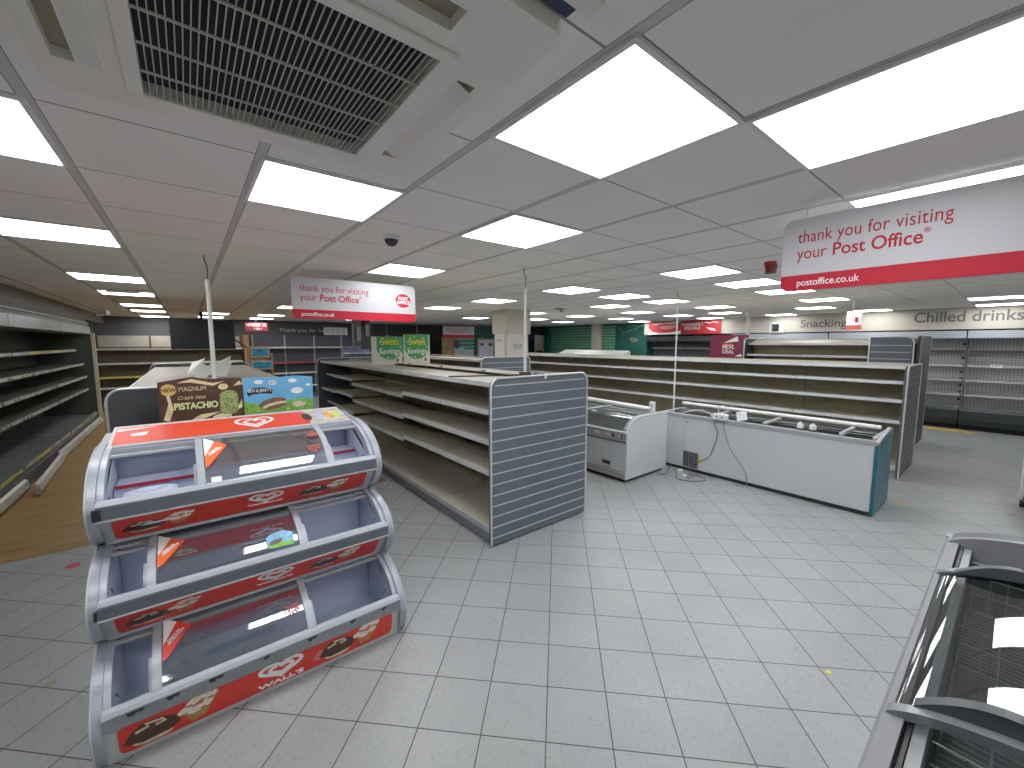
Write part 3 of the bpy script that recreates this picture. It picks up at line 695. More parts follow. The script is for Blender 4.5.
cg = gondola('gondola', 'long empty cream gondola with slate-blue slatted end panel facing the camera', 1.98, 3.20, 2.77, 8.65, 6, 1.50, [0.64, 0.92, 1.19], top_z=1.44,
             dark=(5,), stag=[0, 0, -0.04, -0.04, 0.02, 0])
MB().box(2.57, 2.59, 3.15, 6.1, 1.455, 1.485).build('top_divider', CREAML, cg)
MB().box(2.30, 2.88, 2.92, 3.6, 1.452, 1.458).build('top_sheet', DGREY, cg) if False else None
lg = gondola('gondola', 'empty gondola behind the ice cream freezer with charcoal rounded end panel', -0.46, 0.80, 3.88, 8.2, 4, 1.48, [0.62, 0.90, 1.18], top_z=1.42, slats=False, endcol=CHAR)
MB().box(0.14, 0.20, 4.0, 8.1, 1.43, 1.47).build('top_divider', CREAML, lg)
m = MB()
for k, (x, y) in enumerate(((0.10, 4.9), (0.20, 5.3), (0.26, 5.0), (0.05, 5.6), (0.30, 5.7))):
    m.add([(x - 0.07, y - 0.1, 1.475), (x + 0.02, y - 0.15, 1.475), (x + 0.10, y + 0.15, 1.57 + 0.02*k), (x - 0.02, y + 0.2, 1.58)], [(0, 1, 2, 3)])
tag(m.build('plastic_sheets', mat('translucent_plastic', (0.62, 0.63, 0.62), 0.3)), 'crumpled pale plastic sheets lying on the gondola behind the freezer', 'plastic sheet')
g2 = gondola('gondola', 'short gondola behind the long middle one, dark slatted end just visible', 4.08, 5.24, 6.0, 11.0, 5, 1.54, [0.64, 0.92, 1.19], top_z=1.48, slats=True)
rg = gondola('gondola', 'long empty cream gondola behind the white chest freezers', 7.20, 8.30, 0.88, 9.6, 7, 1.50, [0.76, 1.04, 1.285], top_z=1.485, slats=True, endz=1.50, endcol=mat('slate_dark', (0.085, 0.088, 0.092), 0.5), far_end=True)

MB().box(7.44, 7.46, 0.95, 9.5, 1.498, 1.535).build('top_upstand', CREAML, rg)
# gondola near the chillers
t = thing('gondola', 'tall short gondola beyond the right-hand one, two round-cornered panels at its end', 'shelving', (9.9, 2.4, 0))
MB().box(9.83, 9.87, 1.66, 3.7, 0.15, 1.86).build('back_panel', CREAMB, t)
MB().box(9.38, 9.86, 1.10, 1.66, 0.0, 1.80).build('end_bay', DGREY, t)
sb = MB().prism(rrect(1.10, 1.66, 0.02, 1.90, 0.10, corners=(0, 0, 0, 1)), 9.33, 9.36, 'x').build('slat_panel', SLATE, t)
m = MB(); z = 0.15
while z < 1.85: m.box(9.325, 9.33, 1.13, 1.65, z - 0.006, z + 0.006); z += 0.115
m.build('slat_insert', SLATS, sb)
MB().tube([(9.325, 1.66, 0.02), (9.325, 1.66, 1.90), (9.325, 1.20, 1.90), (9.325, 1.13, 1.87), (9.325, 1.10, 1.80), (9.325, 1.10, 0.02)], 0.012, 6).build('edge_trim', SILVER, sb)
e = MB().prism(rrect(9.38, 10.5, 0.02, 1.92, 0.10, corners=(0, 0, 1, 1)), 1.03, 1.07, 'y').build('end_panel', CHAR, t)
MB().tube([(9.38, 1.025, 0.02)] + [(a, 1.025, b) for a, b in reversed(rrect(9.38, 10.5, 0.02, 1.92, 0.10, corners=(0, 0, 1, 1))[2:])] + [(10.5, 1.025, 0.02)], 0.010, 6).build('edge_trim', MGREY, e)
e = MB().prism(rrect(9.30, 10.4, 0.02, 1.90, 0.10, corners=(0, 0, 1, 1)), 3.70, 3.73, 'y').build('end_panel', CHAR, t)
MB().tube([(9.30, 3.695, 0.02)] + [(a, 3.695, b) for a, b in reversed(rrect(9.30, 10.4, 0.02, 1.90, 0.10, corners=(0, 0, 1, 1))[2:])] + [(10.4, 3.695, 0.02)], 0.012, 6).build('edge_trim', SILVER, e)
for j in range(2):
    a, b = 1.67 + j*1.01, 2.67 + j*1.01
    for z in (0.16, 0.62, 0.95, 1.25, 1.55):
        s_ = MB().box(9.42, 9.84, a, b, z - 0.012, z + 0.012).build('shelf', CREAM, t); MB().box(9.40, 9.42, a, b, z - 0.02, z + 0.02).build('price_rail', RAILM, s_)
    x = 9.36 if j == 0 else 9.5
    s_ = MB().prism([(x, 1.775), (x, 1.79), (9.84, 1.86), (9.84, 1.845)], a, b, 'y').build('canopy_shelf', CREAML, t); MB().box(x - 0.015, x, a, b, 1.76, 1.80).build('price_rail', RAILM, s_)
    MB().box(9.84, 9.85, a, b, 1.80, 1.88).build('header_strip', CREAML, t)

# ------------------------------------------------------------------ posters behind the freezer header
t = thing('poster', 'brown pistachio ice cream poster standing behind the red freezer header', 'poster', (0.05, 3.66, 1.26))
M = FY(-0.175, 3.60, 1.225); W, H = 0.475, 0.33
MB(M).prism([(0, 0), (W, 0.0), (W, H*0.97), (W*0.55, H*0.97), (W*0.40, H*1.03), (W*0.25, H), (0, H*0.94)], -0.008, 0, 'z').build('board', BROWN, t)
m = MB(M)
for pts in ([(0.02, 0.05), (0.05, 0.16), (0.03, 0.28), (0.055, 0.24), (0.075, 0.12), (0.05, 0.04)], [(0.10, 0.30), (0.18, 0.325), (0.30, 0.29), (0.37, 0.30), (0.30, 0.27), (0.18, 0.30)], [(0.14, 0.02), (0.22, 0.07), (0.34, 0.08), (0.24, 0.04)], [(0.42, 0.26), (0.46, 0.30), (0.475, 0.27)], [(0.43, 0.08), (0.47, 0.10), (0.47, 0.16)]):
    m.poly(pts, 0.0015)
m.build('cream_splash', CREAMP, t)
MB(M).ell(0.335, 0.045, 0.05, 0.02, 0.002, 12, 0.2).ell(0.36, 0.26, 0.03, 0.022, 0.0022, 12).build('pistachio_nut', CREAMP, t)
m = MB(M); m.poly(rrect(0.335, 0.445, 0.055, 0.23, 0.04), 0.0025); m.build('ice_cream_bar', PIST, t)
MB(M).poly([(0.38, 0.0), (0.40, 0.0), (0.40, 0.055), (0.38, 0.055)], 0.002).build('stick', CREAMP, t)
MB(M).ell(0.055, 0.255, 0.043, 0.040, 0.002, 20).build('new_badge', GOLD, t)
text('poster_text', 'NEW', 0.036, M @ Matrix.Translation((0.055, 0.253, 0.003)), CHOC, t, bold=0.001)
text('poster_text', 'MAGNUM', 0.045, M @ Matrix.Translation((0.185, 0.255, 0.002)), CREAMP, t, width=0.15)
text('poster_text', 'Crack into', 0.036, M @ Matrix.Translation((0.175, 0.195, 0.002)), CREAMP, t, shear=0.3)
text('poster_text', 'PISTACHIO', 0.062, M @ Matrix.Translation((0.20, 0.135, 0.002)), mat('lime_print', (0.80, 0.85, 0.40), 0.5), t, bold=0.002, width=0.245)
t = thing('poster', 'blue and green ice cream sandwich poster beside the brown pistachio one', 'poster', (0.54, 3.62, 1.23))
M = FY(0.305, 3.59, 1.225); W, H = 0.475, 0.325
MB(M).prism([(0, 0), (W, 0.0), (W, H*0.93), (W*0.75, H*0.98), (W*0.45, H*0.95), (W*0.15, H*0.98), (0, H*0.95)], -0.008, 0, 'z').build('board', SKYB, t)
MB(M).poly([(0, 0), (W, 0.0), (W, 0.12), (W*0.8, 0.14), (W*0.5, 0.11), (W*0.25, 0.10), (0, 0.14)], 0.001).build('meadow', GRASS, t)
for x, y, r in ((0.10, 0.28, 0.03), (0.19, 0.27, 0.032), (0.33, 0.28, 0.03), (0.36, 0.20, 0.045), (0.44, 0.24, 0.02)):
    MB(M).ell(x, y, r, r*0.55, 0.0015, 14).build('cloud', SWHITE, t)
for x in range(7): MB(M).ell(0.03 + x*0.064, 0.03 + 0.03*((x*7) % 3), 0.006, 0.004, 0.002, 6).build('daisy_print', SWHITE, t)
m = MB(M); m.poly([(0.02, 0.205), (0.06, 0.235), (0.12, 0.24), (0.19, 0.225), (0.185, 0.185), (0.12, 0.192), (0.06, 0.19), (0.03, 0.175)], 0.002); m.build('banner', BLACK, t)
text('poster_text', "BEN & JERRY'S", 0.033, M @ Matrix.Translation((0.105, 0.215, 0.003)), SWHITE, t, bold=0.0, width=0.15)
text('poster_text', 'NEW', 0.026, M @ Matrix.Translation((0.19, 0.27, 0.003)), mat('navy_print', (0.02, 0.05, 0.3), 0.5), t)
m = MB(M); m.ell(0.185, 0.115, 0.095, 0.036, 0.003, 22, 0.2); m.build('cookie', mat('cookie_brown', (0.20, 0.09, 0.04), 0.6, var=0.4, scale=80), t)
m = MB(M); m.ell(0.20, 0.098, 0.085, 0.020, 0.004, 22, 0.2); m.build('filling', NUT, t)
m = MB(M); m.ell(0.205, 0.083, 0.08, 0.016, 0.005, 22, 0.2); m.build('cookie', mat('cookie_brown', (0, 0, 0)), t)
MB(M).ell(0.37, 0.09, 0.05, 0.022, 0.003, 14).build('pale_print', NUT, t)
MB().box(-0.16, 0.78, 3.62, 3.86, 1.19, 1.215).build('poster_ledge', CHAR, t)

# ------------------------------------------------------------------ chest freezers in the aisle
t = thing('chest_freezer', 'long white chest freezer with teal end, seen from the back', 'freezer', (5.7, 2.1, 0))
bx0, bx1, by0, by1 = 5.41, 6.10, 0.83, 3.25
MB().box(bx0, bx1, by0 + 0.02, by1, 0.05, 0.76).build('cabinet', FWHITE, t, bevel=0.008)
MB().box(bx0 + 0.03, bx1 - 0.03, by0 + 0.05, by1 - 0.05, 0.0, 0.05).build('base', BLACK, t)
MB().box(bx0 - 0.002, bx0 + 0.01, by1 - 0.38, by1 - 0.374, 0.06, 0.76).build('panel_seam', MGREY, t)
ep = MB().prism([(bx0 - 0.004, 0.02), (bx1 + 0.01, 0.02), (bx1 + 0.01, 0.78), (bx1 - 0.04, 0.84), (bx1 - 0.12, 0.855), (bx0 + 0.10, 0.80), (bx0 - 0.004, 0.775)], by0 - 0.01, by0 + 0.02, 'y').build('end_panel', TEAL, t)
MB().tube([(bx0 - 0.004, by0 + 0.005, 0.78), (bx0 + 0.10, by0 + 0.005, 0.805), (bx1 - 0.12, by0 + 0.005, 0.865), (bx1 - 0.04, by0 + 0.005, 0.848), (bx1 + 0.012, by0 + 0.005, 0.785)], 0.018, 8).build('end_trim', LGREY, ep)
m = MB(); m.box(bx0 - 0.008, bx0 + 0.07, by0, by1, 0.755, 0.800); m.box(bx1 - 0.06, bx1, by0, by1, 0.755, 0.800); m.box(bx0, bx1, by1 - 0.06, by1, 0.755, 0.80)
m.build('rim', mat('rim_grey', (0.30, 0.32, 0.35), 0.35), t)
m = MB(); m.add([(bx0 + 0.07, by0 + 0.03, 0.765), (bx1 - 0.06, by0 + 0.03, 0.765), (bx1 - 0.06, by1 - 0.06, 0.765), (bx0 + 0.07, by1 - 0.06, 0.765)], [(0, 1, 2, 3)]); m.build('interior', mat('interior_dark', (0.06, 0.065, 0.07), 0.4), t)
for a, b in ((0.87, 1.45), (1.15, 2.0), (1.9, 2.6), (2.55, 3.15)):
    l = MB().sheet([(bx0 + 0.07, 0.80), (bx0 + 0.25, 0.815), (bx0 + 0.45, 0.82), (bx1 - 0.06, 0.81)], a, b, 'y').build('glass_lid', GLD, t)
    MB().box(bx0 + 0.07, bx1 - 0.06, a - 0.015, a + 0.015, 0.805, 0.83).build('lid_frame', LGREY, l)
MB().tube([(bx1 - 0.07, by0 + 0.08, 0.855), (bx1 - 0.07, by1, 0.865)], 0.024, 8).build('top_rail', WHITE, t)
m = MB()
for k in range(7): m.box(bx0 - 0.012, bx0 - 0.003, 2.665, 2.875, 0.075 + k*0.032, 0.079 + k*0.032)
for k in range(6): m.box(bx0 - 0.012, bx0 - 0.003, 2.667 + k*0.04, 2.671 + k*0.04, 0.07, 0.285)
vg = MB().box(bx0 - 0.003, bx0 + 0.0, 2.66, 2.88, 0.065, 0.285).build('compressor_vent', BLACK, t); m.build('vent_grille', MGREY, vg)
MB(FX(bx0 - 0.001, 2.63, 0.20)).poly([(-0.02, -0.05), (0.02, -0.05), (0.02, 0.05), (-0.02, 0.05)], 0.002).build('warning_label', TICKY, t)
MB(FX(bx0 - 0.001, 2.84, 0.62)).poly([(-0.05, -0.015), (0.05, -0.015), (0.05, 0.015), (-0.05, 0.015)], 0.002).build('rating_label', LGREY, t)
MB().tube([(bx0 - 0.004, 2.83, 0.70), (bx0 + 0.002, 2.83, 0.70)], 0.010, 8).build('drain_cap', BLACK, t)

t = thing('chest_freezer', 'smaller white chest freezer with sloped glass top and digital display', 'freezer', (4.76, 4.0, 0))
bx0, bx1, by0, by1 = 4.28, 5.22, 3.03, 5.0
side = [(4.28, 0.05), (5.22, 0.05), (5.22, 0.83), (4.62, 0.835), (4.50, 0.825), (4.42, 0.79), (4.35, 0.735), (4.29, 0.66)]
for a, b in ((by0, by0 + 0.03), (by1 - 0.03, by1)):
    s_ = MB().prism(side, a, b, 'y').build('side_panel', FWHITE, t)
    MB().tube([(x, (a+b)/2, z + 0.004) for x, z in reversed(side[2:])], 0.020, 8).build('side_trim', LGREY, s_)
MB().box(4.29, 5.21, by0 + 0.03, by1 - 0.03, 0.05, 0.62).build('cabinet', FWHITE, t)
MB().box(5.10, 5.21, by0 + 0.03, by1 - 0.03, 0.62, 0.80).build('back_rim', FWHITE, t)
MB().box(4.33, 5.18, by0 + 0.04, by1 - 0.04, 0.0, 0.05).build('base', BLACK, t)
fb = MB().box(4.275, 4.29, by0 + 0.02, by1 - 0.02, 0.545, 0.65).build('control_strip', MGREY, t)
m = MB()
for y in (3.12, 3.28, 3.45, 3.8, 4.1, 4.5): m.box(4.270, 4.275, y, y + (0.03 if y < 3.2 else 0.10), 0.585, 0.625)
m.build('strip_print', LGREY, fb); MB().box(4.268, 4.275, 3.22, 3.25, 0.58, 0.625).box(4.268, 4.275, 3.10, 3.11, 0.57, 0.63).box(4.268, 4.275, 3.80, 3.82, 0.58, 0.625).build('strip_icon', BLACK, fb)
MB().tube([(4.28, by0, 0.66), (4.28, by1, 0.66)], 0.018, 8).build('front_bumper', LGREY, t)
MB().tube([(4.28, by0 + 0.01, 0.535), (4.28, by1, 0.535)], 0.012, 8).build('front_bead', DGREY, t)
MB().box(4.272, 4.29, by0 + 0.01, by1, 0.06, 0.15).build('kick_strip', mat('kick_grey', (0.33, 0.34, 0.35), 0.4), t)
MB().box(4.270, 4.274, by0 + 0.01, by1, 0.10, 0.105).build('kick_groove', DGREY, t)
d = MB().box(4.270, 4.28, 3.24, 3.45, 0.175, 0.30).build('display_surround', mat('surround_pale', (0.50, 0.51, 0.52), 0.4), t); MB().box(4.266, 4.27, 3.27, 3.40, 0.20, 0.25).build('display', BLACK, d)
m = MB(FY(4.55, 3.029, 0.10))
for k in range(8):
    for j in range(3): m.poly([(k*0.06, j*0.09), (k*0.06 + 0.006, j*0.09), (k*0.06 + 0.006, j*0.09 + 0.07), (k*0.06, j*0.09 + 0.07)], 0.001)
m.build('side_louvre', LGREY, t); MB().box(5.06, 5.10, 3.024, 3.03, 0.31, 0.32).build('side_latch', MGREY, t)
m = MB(); m.add([(4.36, by0+0.04, 0.64), (5.1, by0+0.04, 0.64), (5.1, by1-0.04, 0.64), (4.36, by1-0.04, 0.64)], [(0, 1, 2, 3)]); m.build('interior', mat('interior_dark', (0, 0, 0)), t)
curve = [(4.31, 0.675), (4.36, 0.735), (4.43, 0.785), (4.51, 0.82), (4.65, 0.828), (5.10, 0.825)]
for a, b in ((3.09, 3.95), (3.9, 4.9)):
    g = MB().sheet(smooth2(curve, 1), a, b, 'y').build('glass_lid', GLD, t)
    MB().tube([(x, a, z + 0.01) for x, z in curve], 0.014, 6).build('lid_frame', FCAP, g)
MB().tube([(5.12, by0 + 0.2, 0.86), (5.12, by1, 0.90)], 0.03, 8).build('top_rail', WHITE, t)

# sockets, plug board and cables
t = thing('plug_adapter', 'white plug adapter on the small chest freezer corner, standing upright', 'plug', (4.95, 3.10, 0.84))
MB().box(4.90, 4.935, 3.05, 3.12, 0.862, 1.0).build('body', WHITE, t, bevel=0.004)
MB(FX(4.899, 3.085, 0.93)).poly([(-0.01, 0.01), (0.01, 0.01), (0.01, 0.03), (-0.01, 0.03)], 0.001).build('pin_slot', DGREY, t)
t = thing('socket_box', 'white double socket box on the long chest freezer edge', 'socket', (5.38, 2.37, 0.80))
MB().box(5.36, 5.44, 2.30, 2.47, 0.80, 0.875).build('body', WHITE, t, bevel=0.005)
MB(FX(5.359, 2.385, 0.84)).poly([(-0.05, -0.01), (-0.02, -0.01), (-0.02, 0.01), (-0.05, 0.01)], 0.001).poly([(0.02, -0.01), (0.05, -0.01), (0.05, 0.01), (0.02, 0.01)], 0.001).build('socket_slot', MGREY, t)
t = thing('socket_plate', 'tilted white socket plate right of the socket box', 'socket', (5.42, 2.12, 0.80))
M = frame((5.40, 2.17, 0.805), (0.0, -0.92, 0.30), (0.35, 0.28, 0.9))
MB(M).box(0, 0.12, 0, 0.12, 0, 0.025).build('body', WHITE, t, bevel=0.004)
MB(M).box(0.03, 0.05, 0.07, 0.09, 0.025, 0.027).build('switch', LGREY, t)
for k, (y, lab) in enumerate(((1.52, 'left one of two white plugs on the long freezer rim'), (1.40, 'right one of two white plugs on the long freezer rim'))):
    t = thing('plug', lab, 'plug', (5.47, y, 0.82))
    MB().box(5.445, 5.50, y - 0.03, y + 0.03, 0.82, 0.875).build('body', WHITE, t, bevel=0.01)
    MB().box(5.455, 5.49, y - 0.012, y + 0.012, 0.875, 0.89).build('grip', WHITE, t)
def sp(pts, n=6):
    out = []
    P = [Vector(p) for p in pts]; P = [P[0]] + P + [P[-1]]
    for i in range(1, len(P)-2):
        for k in range(n):
            u = k/n; a, b, c, d = P[i-1], P[i], P[i+1], P[i+2]
            out.append(0.5*((2*b) + (-a+c)*u + (2*a-5*b+4*c-d)*u*u + (-a+3*b-3*c+d)*u**3))
    out.append(P[-2]); return out
CBL = mat('cable_grey', (0.10, 0.10, 0.11), 0.5); CBW = mat('cable_white', (0.6, 0.6, 0.6), 0.5)
def cable(pts, mt, label, r=0.006): return tag(MB().tube(sp(pts), r, 6).build('power_cable', mt), label, 'cable')
cable([(5.37, 2.41, 0.80), (5.385, 2.45, 0.74), (5.37, 2.40, 0.62), (5.38, 2.44, 0.45), (5.37, 2.50, 0.28), (5.36, 2.66, 0.16), (5.33, 2.72, 0.08), (5.25, 2.68, 0.01), (5.18, 2.6, 0.008)], CBL, 'dark cable hanging left on the long freezer back from the socket box')
cable([(5.38, 2.33, 0.80), (5.385, 2.33, 0.70), (5.385, 2.24, 0.45), (5.38, 2.06, 0.22), (5.385, 2.02, 0.05), (5.36, 2.05, 0.008), (5.33, 2.15, 0.008)], mat('cable_midgrey', (0.22, 0.22, 0.23), 0.5), 'grey cable curving down right on the long freezer back to the floor', 0.005)
cable([(5.40, 2.40, 0.875), (5.40, 2.42, 0.95), (5.40, 2.36, 0.99), (5.41, 2.33, 0.95), (5.42, 2.36, 0.88)], CBW, 'short white loop of cable standing on top of the socket box')
cable([(5.46, 2.95, 0.81), (5.48, 2.80, 0.86), (5.47, 2.66, 0.88), (5.46, 2.55, 0.85), (5.41, 2.48, 0.83)], CBW, 'white cable running along the long freezer rim to the socket box')
cable([(5.30, 2.95, 0.03), (5.12, 2.80, 0.008), (4.98, 2.72, 0.008), (5.02, 2.55, 0.008), (5.20, 2.45, 0.008), (5.30, 2.60, 0.008), (5.22, 2.72, 0.008), (5.10, 2.62, 0.008)], CBL, 'tangled dark cable coiled on the tiles between the chest freezers')
cable([(4.96, 2.99, 0.008), (5.0, 2.90, 0.02), (5.14, 2.93, 0.07), (5.27, 2.97, 0.06), (5.30, 3.05, 0.02)], CBL, 'thin dark cable loop on the floor beside the small chest freezer')
t = thing('plug', 'white plug on the floor nearest the small chest freezer corner', 'plug', (5.27, 2.83, 0))
MB().box(5.24, 5.30, 2.80, 2.86, 0.0, 0.05).build('body', WHITE, t, bevel=0.01)
t = thing('plug', 'white plug on the floor lying in the tangled dark cable', 'plug', (5.10, 2.66, 0))
MB().box(5.08, 5.13, 2.66, 2.71, 0.0, 0.045).build('body', WHITE, t, bevel=0.01)

# ------------------------------------------------------------------ curved lid freezer bottom right
t = thing('island_freezer', 'grey chest freezer with curved sliding glass lids, bottom right corner', 'freezer', (1.6, -0.3, 0))
ax, bx_ = 0.45, 2.78; ya, yb_ = 0.150, -0.80; yc = (ya + yb_)/2
def dz(y): return 0.87 + 0.11*(1 - ((y - yc)/(ya - yc))**2)**0.5 if abs(y-yc) < abs(ya-yc) else 0.875
ys = [yc + (ya - 0.012 - yc)*math.cos(PI*i/32) for i in range(33)]
MB().box(ax, bx_, yb_ + 0.04, ya - 0.04, 0.06, 0.30).build('lower_body', LGREY, t)
m = MB(); m.box(ax, bx_ - 0.05, ya - 0.065, ya - 0.035, 0.28, 0.86); m.box(ax, bx_ - 0.05, yb_ + 0.035, yb_ + 0.065, 0.28, 0.86); m.box(ax, ax + 0.05, yb_+.05, ya-.05, 0.28, 0.86); m.box(bx_ - 0.08, bx_ - 0.05, yb_+.05, ya-.05, 0.28, 0.86)
m.build('wall_panel', mat('island_inner', (0.10, 0.115, 0.12), 0.35, var=0.1), t)
BUMP = mat('bumper_grey', (0.19, 0.195, 0.21), 0.38, var=0.03)
for y0_, s_ in ((ya, -1), (yb_, 1)):
    pr_ = [(y0_, 0.80), (y0_, 0.885), (y0_ + s_*0.008, 0.898), (y0_ + s_*0.045, 0.905), (y0_ + s_*0.05, 0.80)]
    MB().prism(pr_, ax, bx_ - 0.02, 'x').build('side_bumper', BUMP, t)
    MB().box(ax, bx_ - 0.04, min(y0_ + s_*0.053, y0_ + s_*0.060), max(y0_ + s_*0.053, y0_ + s_*0.060), 0.85, 0.895).build('lid_track', BLACK, t)
    MB().box(ax, bx_ - 0.04, min(y0_ + s_*0.062, y0_ + s_*0.085), max(y0_ + s_*0.062, y0_ + s_*0.085), 0.80, 0.888).build('lid_channel', mat('channel_grey', (0.24, 0.26, 0.27), 0.3), t)
for xa_, xb2, mt, up, dn in ((bx_ - 0.10, bx_, mat('arch_slate', (0.055, 0.062, 0.075), 0.45), 0.0, 0.12), (bx_ - 0.125, bx_ - 0.098, BUMP, 0.008, 0.05), (ax, ax + 0.08, mat('arch_slate', (0, 0, 0)), 0.0, 0.12)):
    prf = [(y, dz(y) + up) for y in ys] + [(ys[-1], 0.80)] + [(ys[0], 0.80)]
    MB().prism(prf, xa_, xb2, 'x').build('end_arch', mt, t, bevel=0.006)
MB().prism([(y, z) for y, z in ((ya, 0.06), (ya, 0.90), (yb_, 0.90), (yb_, 0.06))], bx_ - 0.05, bx_ - 0.005, 'x').build('end_wall', MGREY, t)
for x0_, x1_ in ((1.30, 2.26),):
    g = MB().sheet([(y, dz(y) - 0.002) for y in ys], x0_, x1_, 'x').build('glass_lid', glass('lid_glass', (0.48, 0.52, 0.53), 0.13, 0.015), t)
    for xx, hx in ((x0_, 1), (x1_, -1)):
        prf = [(y, dz(y) + 0.008) for y in ys] + [(y, dz(y) - 0.016) for y in reversed(ys)]
        fr = MB().prism(prf, xx - 0.016, xx + 0.016, 'x').build('lid_frame', mat('lid_frame_grey', (0.20, 0.22, 0.24), 0.25, metal=0.3), g)
        hp = [(ya - 0.055 - i*0.0225, 0) for i in range(13)]
        prf = [(y, dz(y) + 0.006) for y, _ in hp] + [(y, dz(y) + 0.008 + 0.040*math.sin(PI*(i+0.3)/12.6)) for i, (y, _) in reversed(list(enumerate(hp)))]
        MB().prism(prf, xx + hx*0.012, xx + hx*0.045, 'x').build('lid_handle', mat('handle_slate', (0.045, 0.055, 0.06), 0.4), g, bevel=0.006)
    MB(frame((1.275, -0.135, dz(-0.135)+0.002), (0, -1, 0), (1, 0, 0))).poly([(-0.04, -0.03), (0.05, -0.03), (0.05, -0.005), (-0.04, -0.005)], 0.0).build('lid_label', LGREY, g)
WIRE = mat('wire_chrome', (0.30, 0.31, 0.31), 0.3, metal=0.6)
bk = MB(); z0_ = 0.62
for x in [ax + 0.08 + i*0.028 for i in range(int((bx_ - 0.2 - ax)/0.028) + 1)]: bk.tube([(x, ya - 0.09, z0_), (x, yb_ + 0.09, z0_)], 0.0018, 4, False)
for y in [ya - 0.09 - i*0.1 for i in range(9)]: bk.tube([(ax + 0.06, y, z0_ - 0.003), (bx_ - 0.13, y, z0_ - 0.003)], 0.003, 4, False)
bk.build('wire_basket', WIRE, t)
for xx in (bx_ - 0.14, 2.0, 1.35, 0.75):
    m = MB()
    for z in (0.62, 0.70, 0.78, 0.84): m.tube([(xx, ya - 0.09, z), (xx, yb_ + 0.09, z)], 0.003, 4)
    for k in range(17): m.tube([(xx, ya - 0.10 - k*0.048, 0.62), (xx, ya - 0.10 - k*0.048, 0.84)], 0.0022, 4)
    m.build('basket_divider', WIRE, t)
MB().box(ax + 0.05, bx_ - 0.10, yb_ + 0.06, ya - 0.06, 0.30, 0.32).build('liner_floor', mat('island_inner', (0, 0, 0)), t)
for x in (ax + 0.1, bx_ - 0.12):
    for y in (ya - 0.12, yb_ + 0.12): MB().box(x - 0.03, x + 0.03, y - 0.03, y + 0.03, 0, 0.06).build('foot', BLACK, t)

# ------------------------------------------------------------------ refrigerated cabinets on the left
def ticket_mat():
    m = bpy.data.materials.new('ticket_strip'); m.use_nodes = True; nt = m.node_tree; b = nt.nodes['Principled BSDF']
    g = nt.nodes.new('ShaderNodeNewGeometry'); sn = nt.nodes.new('ShaderNodeVectorMath'); sn.operation = 'SNAP'; sn.inputs[1].default_value = (10, 0.085, 0.27)
    nt.links.new(g.outputs['Position'], sn.inputs[0])
    w = nt.nodes.new('ShaderNodeTexWhiteNoise'); nt.links.new(sn.outputs[0], w.inputs['Vector'])
    cr = nt.nodes.new('ShaderNodeValToRGB'); cr.color_ramp.interpolation = 'CONSTANT'
    cr.color_ramp.elements[0].position = 0.0; cr.color_ramp.elements[0].color = (0.12, 0.12, 0.11, 1)
    cr.color_ramp.elements[1].position = 0.22; cr.color_ramp.elements[1].color = (0.50, 0.50, 0.46, 1)
    e = cr.color_ramp.elements.new(0.6); e.color = (0.36, 0.36, 0.34, 1)
    nt.links.new(w.outputs['Value'], cr.inputs[0])
    s2 = nt.nodes.new('ShaderNodeVectorMath'); s2.operation = 'SNAP'; s2.inputs[1].default_value = (10, 0.68, 0.27); nt.links.new(g.outputs['Position'], s2.inputs[0])
    w2 = nt.nodes.new('ShaderNodeTexWhiteNoise'); nt.links.new(s2.outputs[0], w2.inputs['Vector'])
    gt = nt.nodes.new('ShaderNodeMath'); gt.operation = 'GREATER_THAN'; gt.inputs[1].default_value = 0.84; nt.links.new(w2.outputs['Value'], gt.inputs[0])
    mc = nt.nodes.new('ShaderNodeMix'); mc.data_type = 'RGBA'; mc.inputs['B'].default_value = (0.55, 0.50, 0.08, 1)
    nt.links.new(gt.outputs[0], mc.inputs['Factor']); nt.links.new(cr.outputs[0], mc.inputs['A'])
    s = nt.nodes.new('ShaderNodeSeparateXYZ'); nt.links.new(g.outputs['Position'], s.inputs[0])
    k = grid_mask(nt, s.outputs[1], 0.0, 0.085, 0.010)
    m2 = nt.nodes.new('ShaderNodeMix'); m2.data_type = 'RGBA'; m2.inputs['B'].default_value = (0.12, 0.12, 0.11, 1)
    nt.links.new(k, m2.inputs['Factor']); nt.links.new(mc.outputs['Result'], m2.inputs['A'])
    nt.links.new(m2.outputs['Result'], b.inputs['Base Color']); b.inputs['Roughness'].default_value = 0.5
    return m
TKM = ticket_mat()
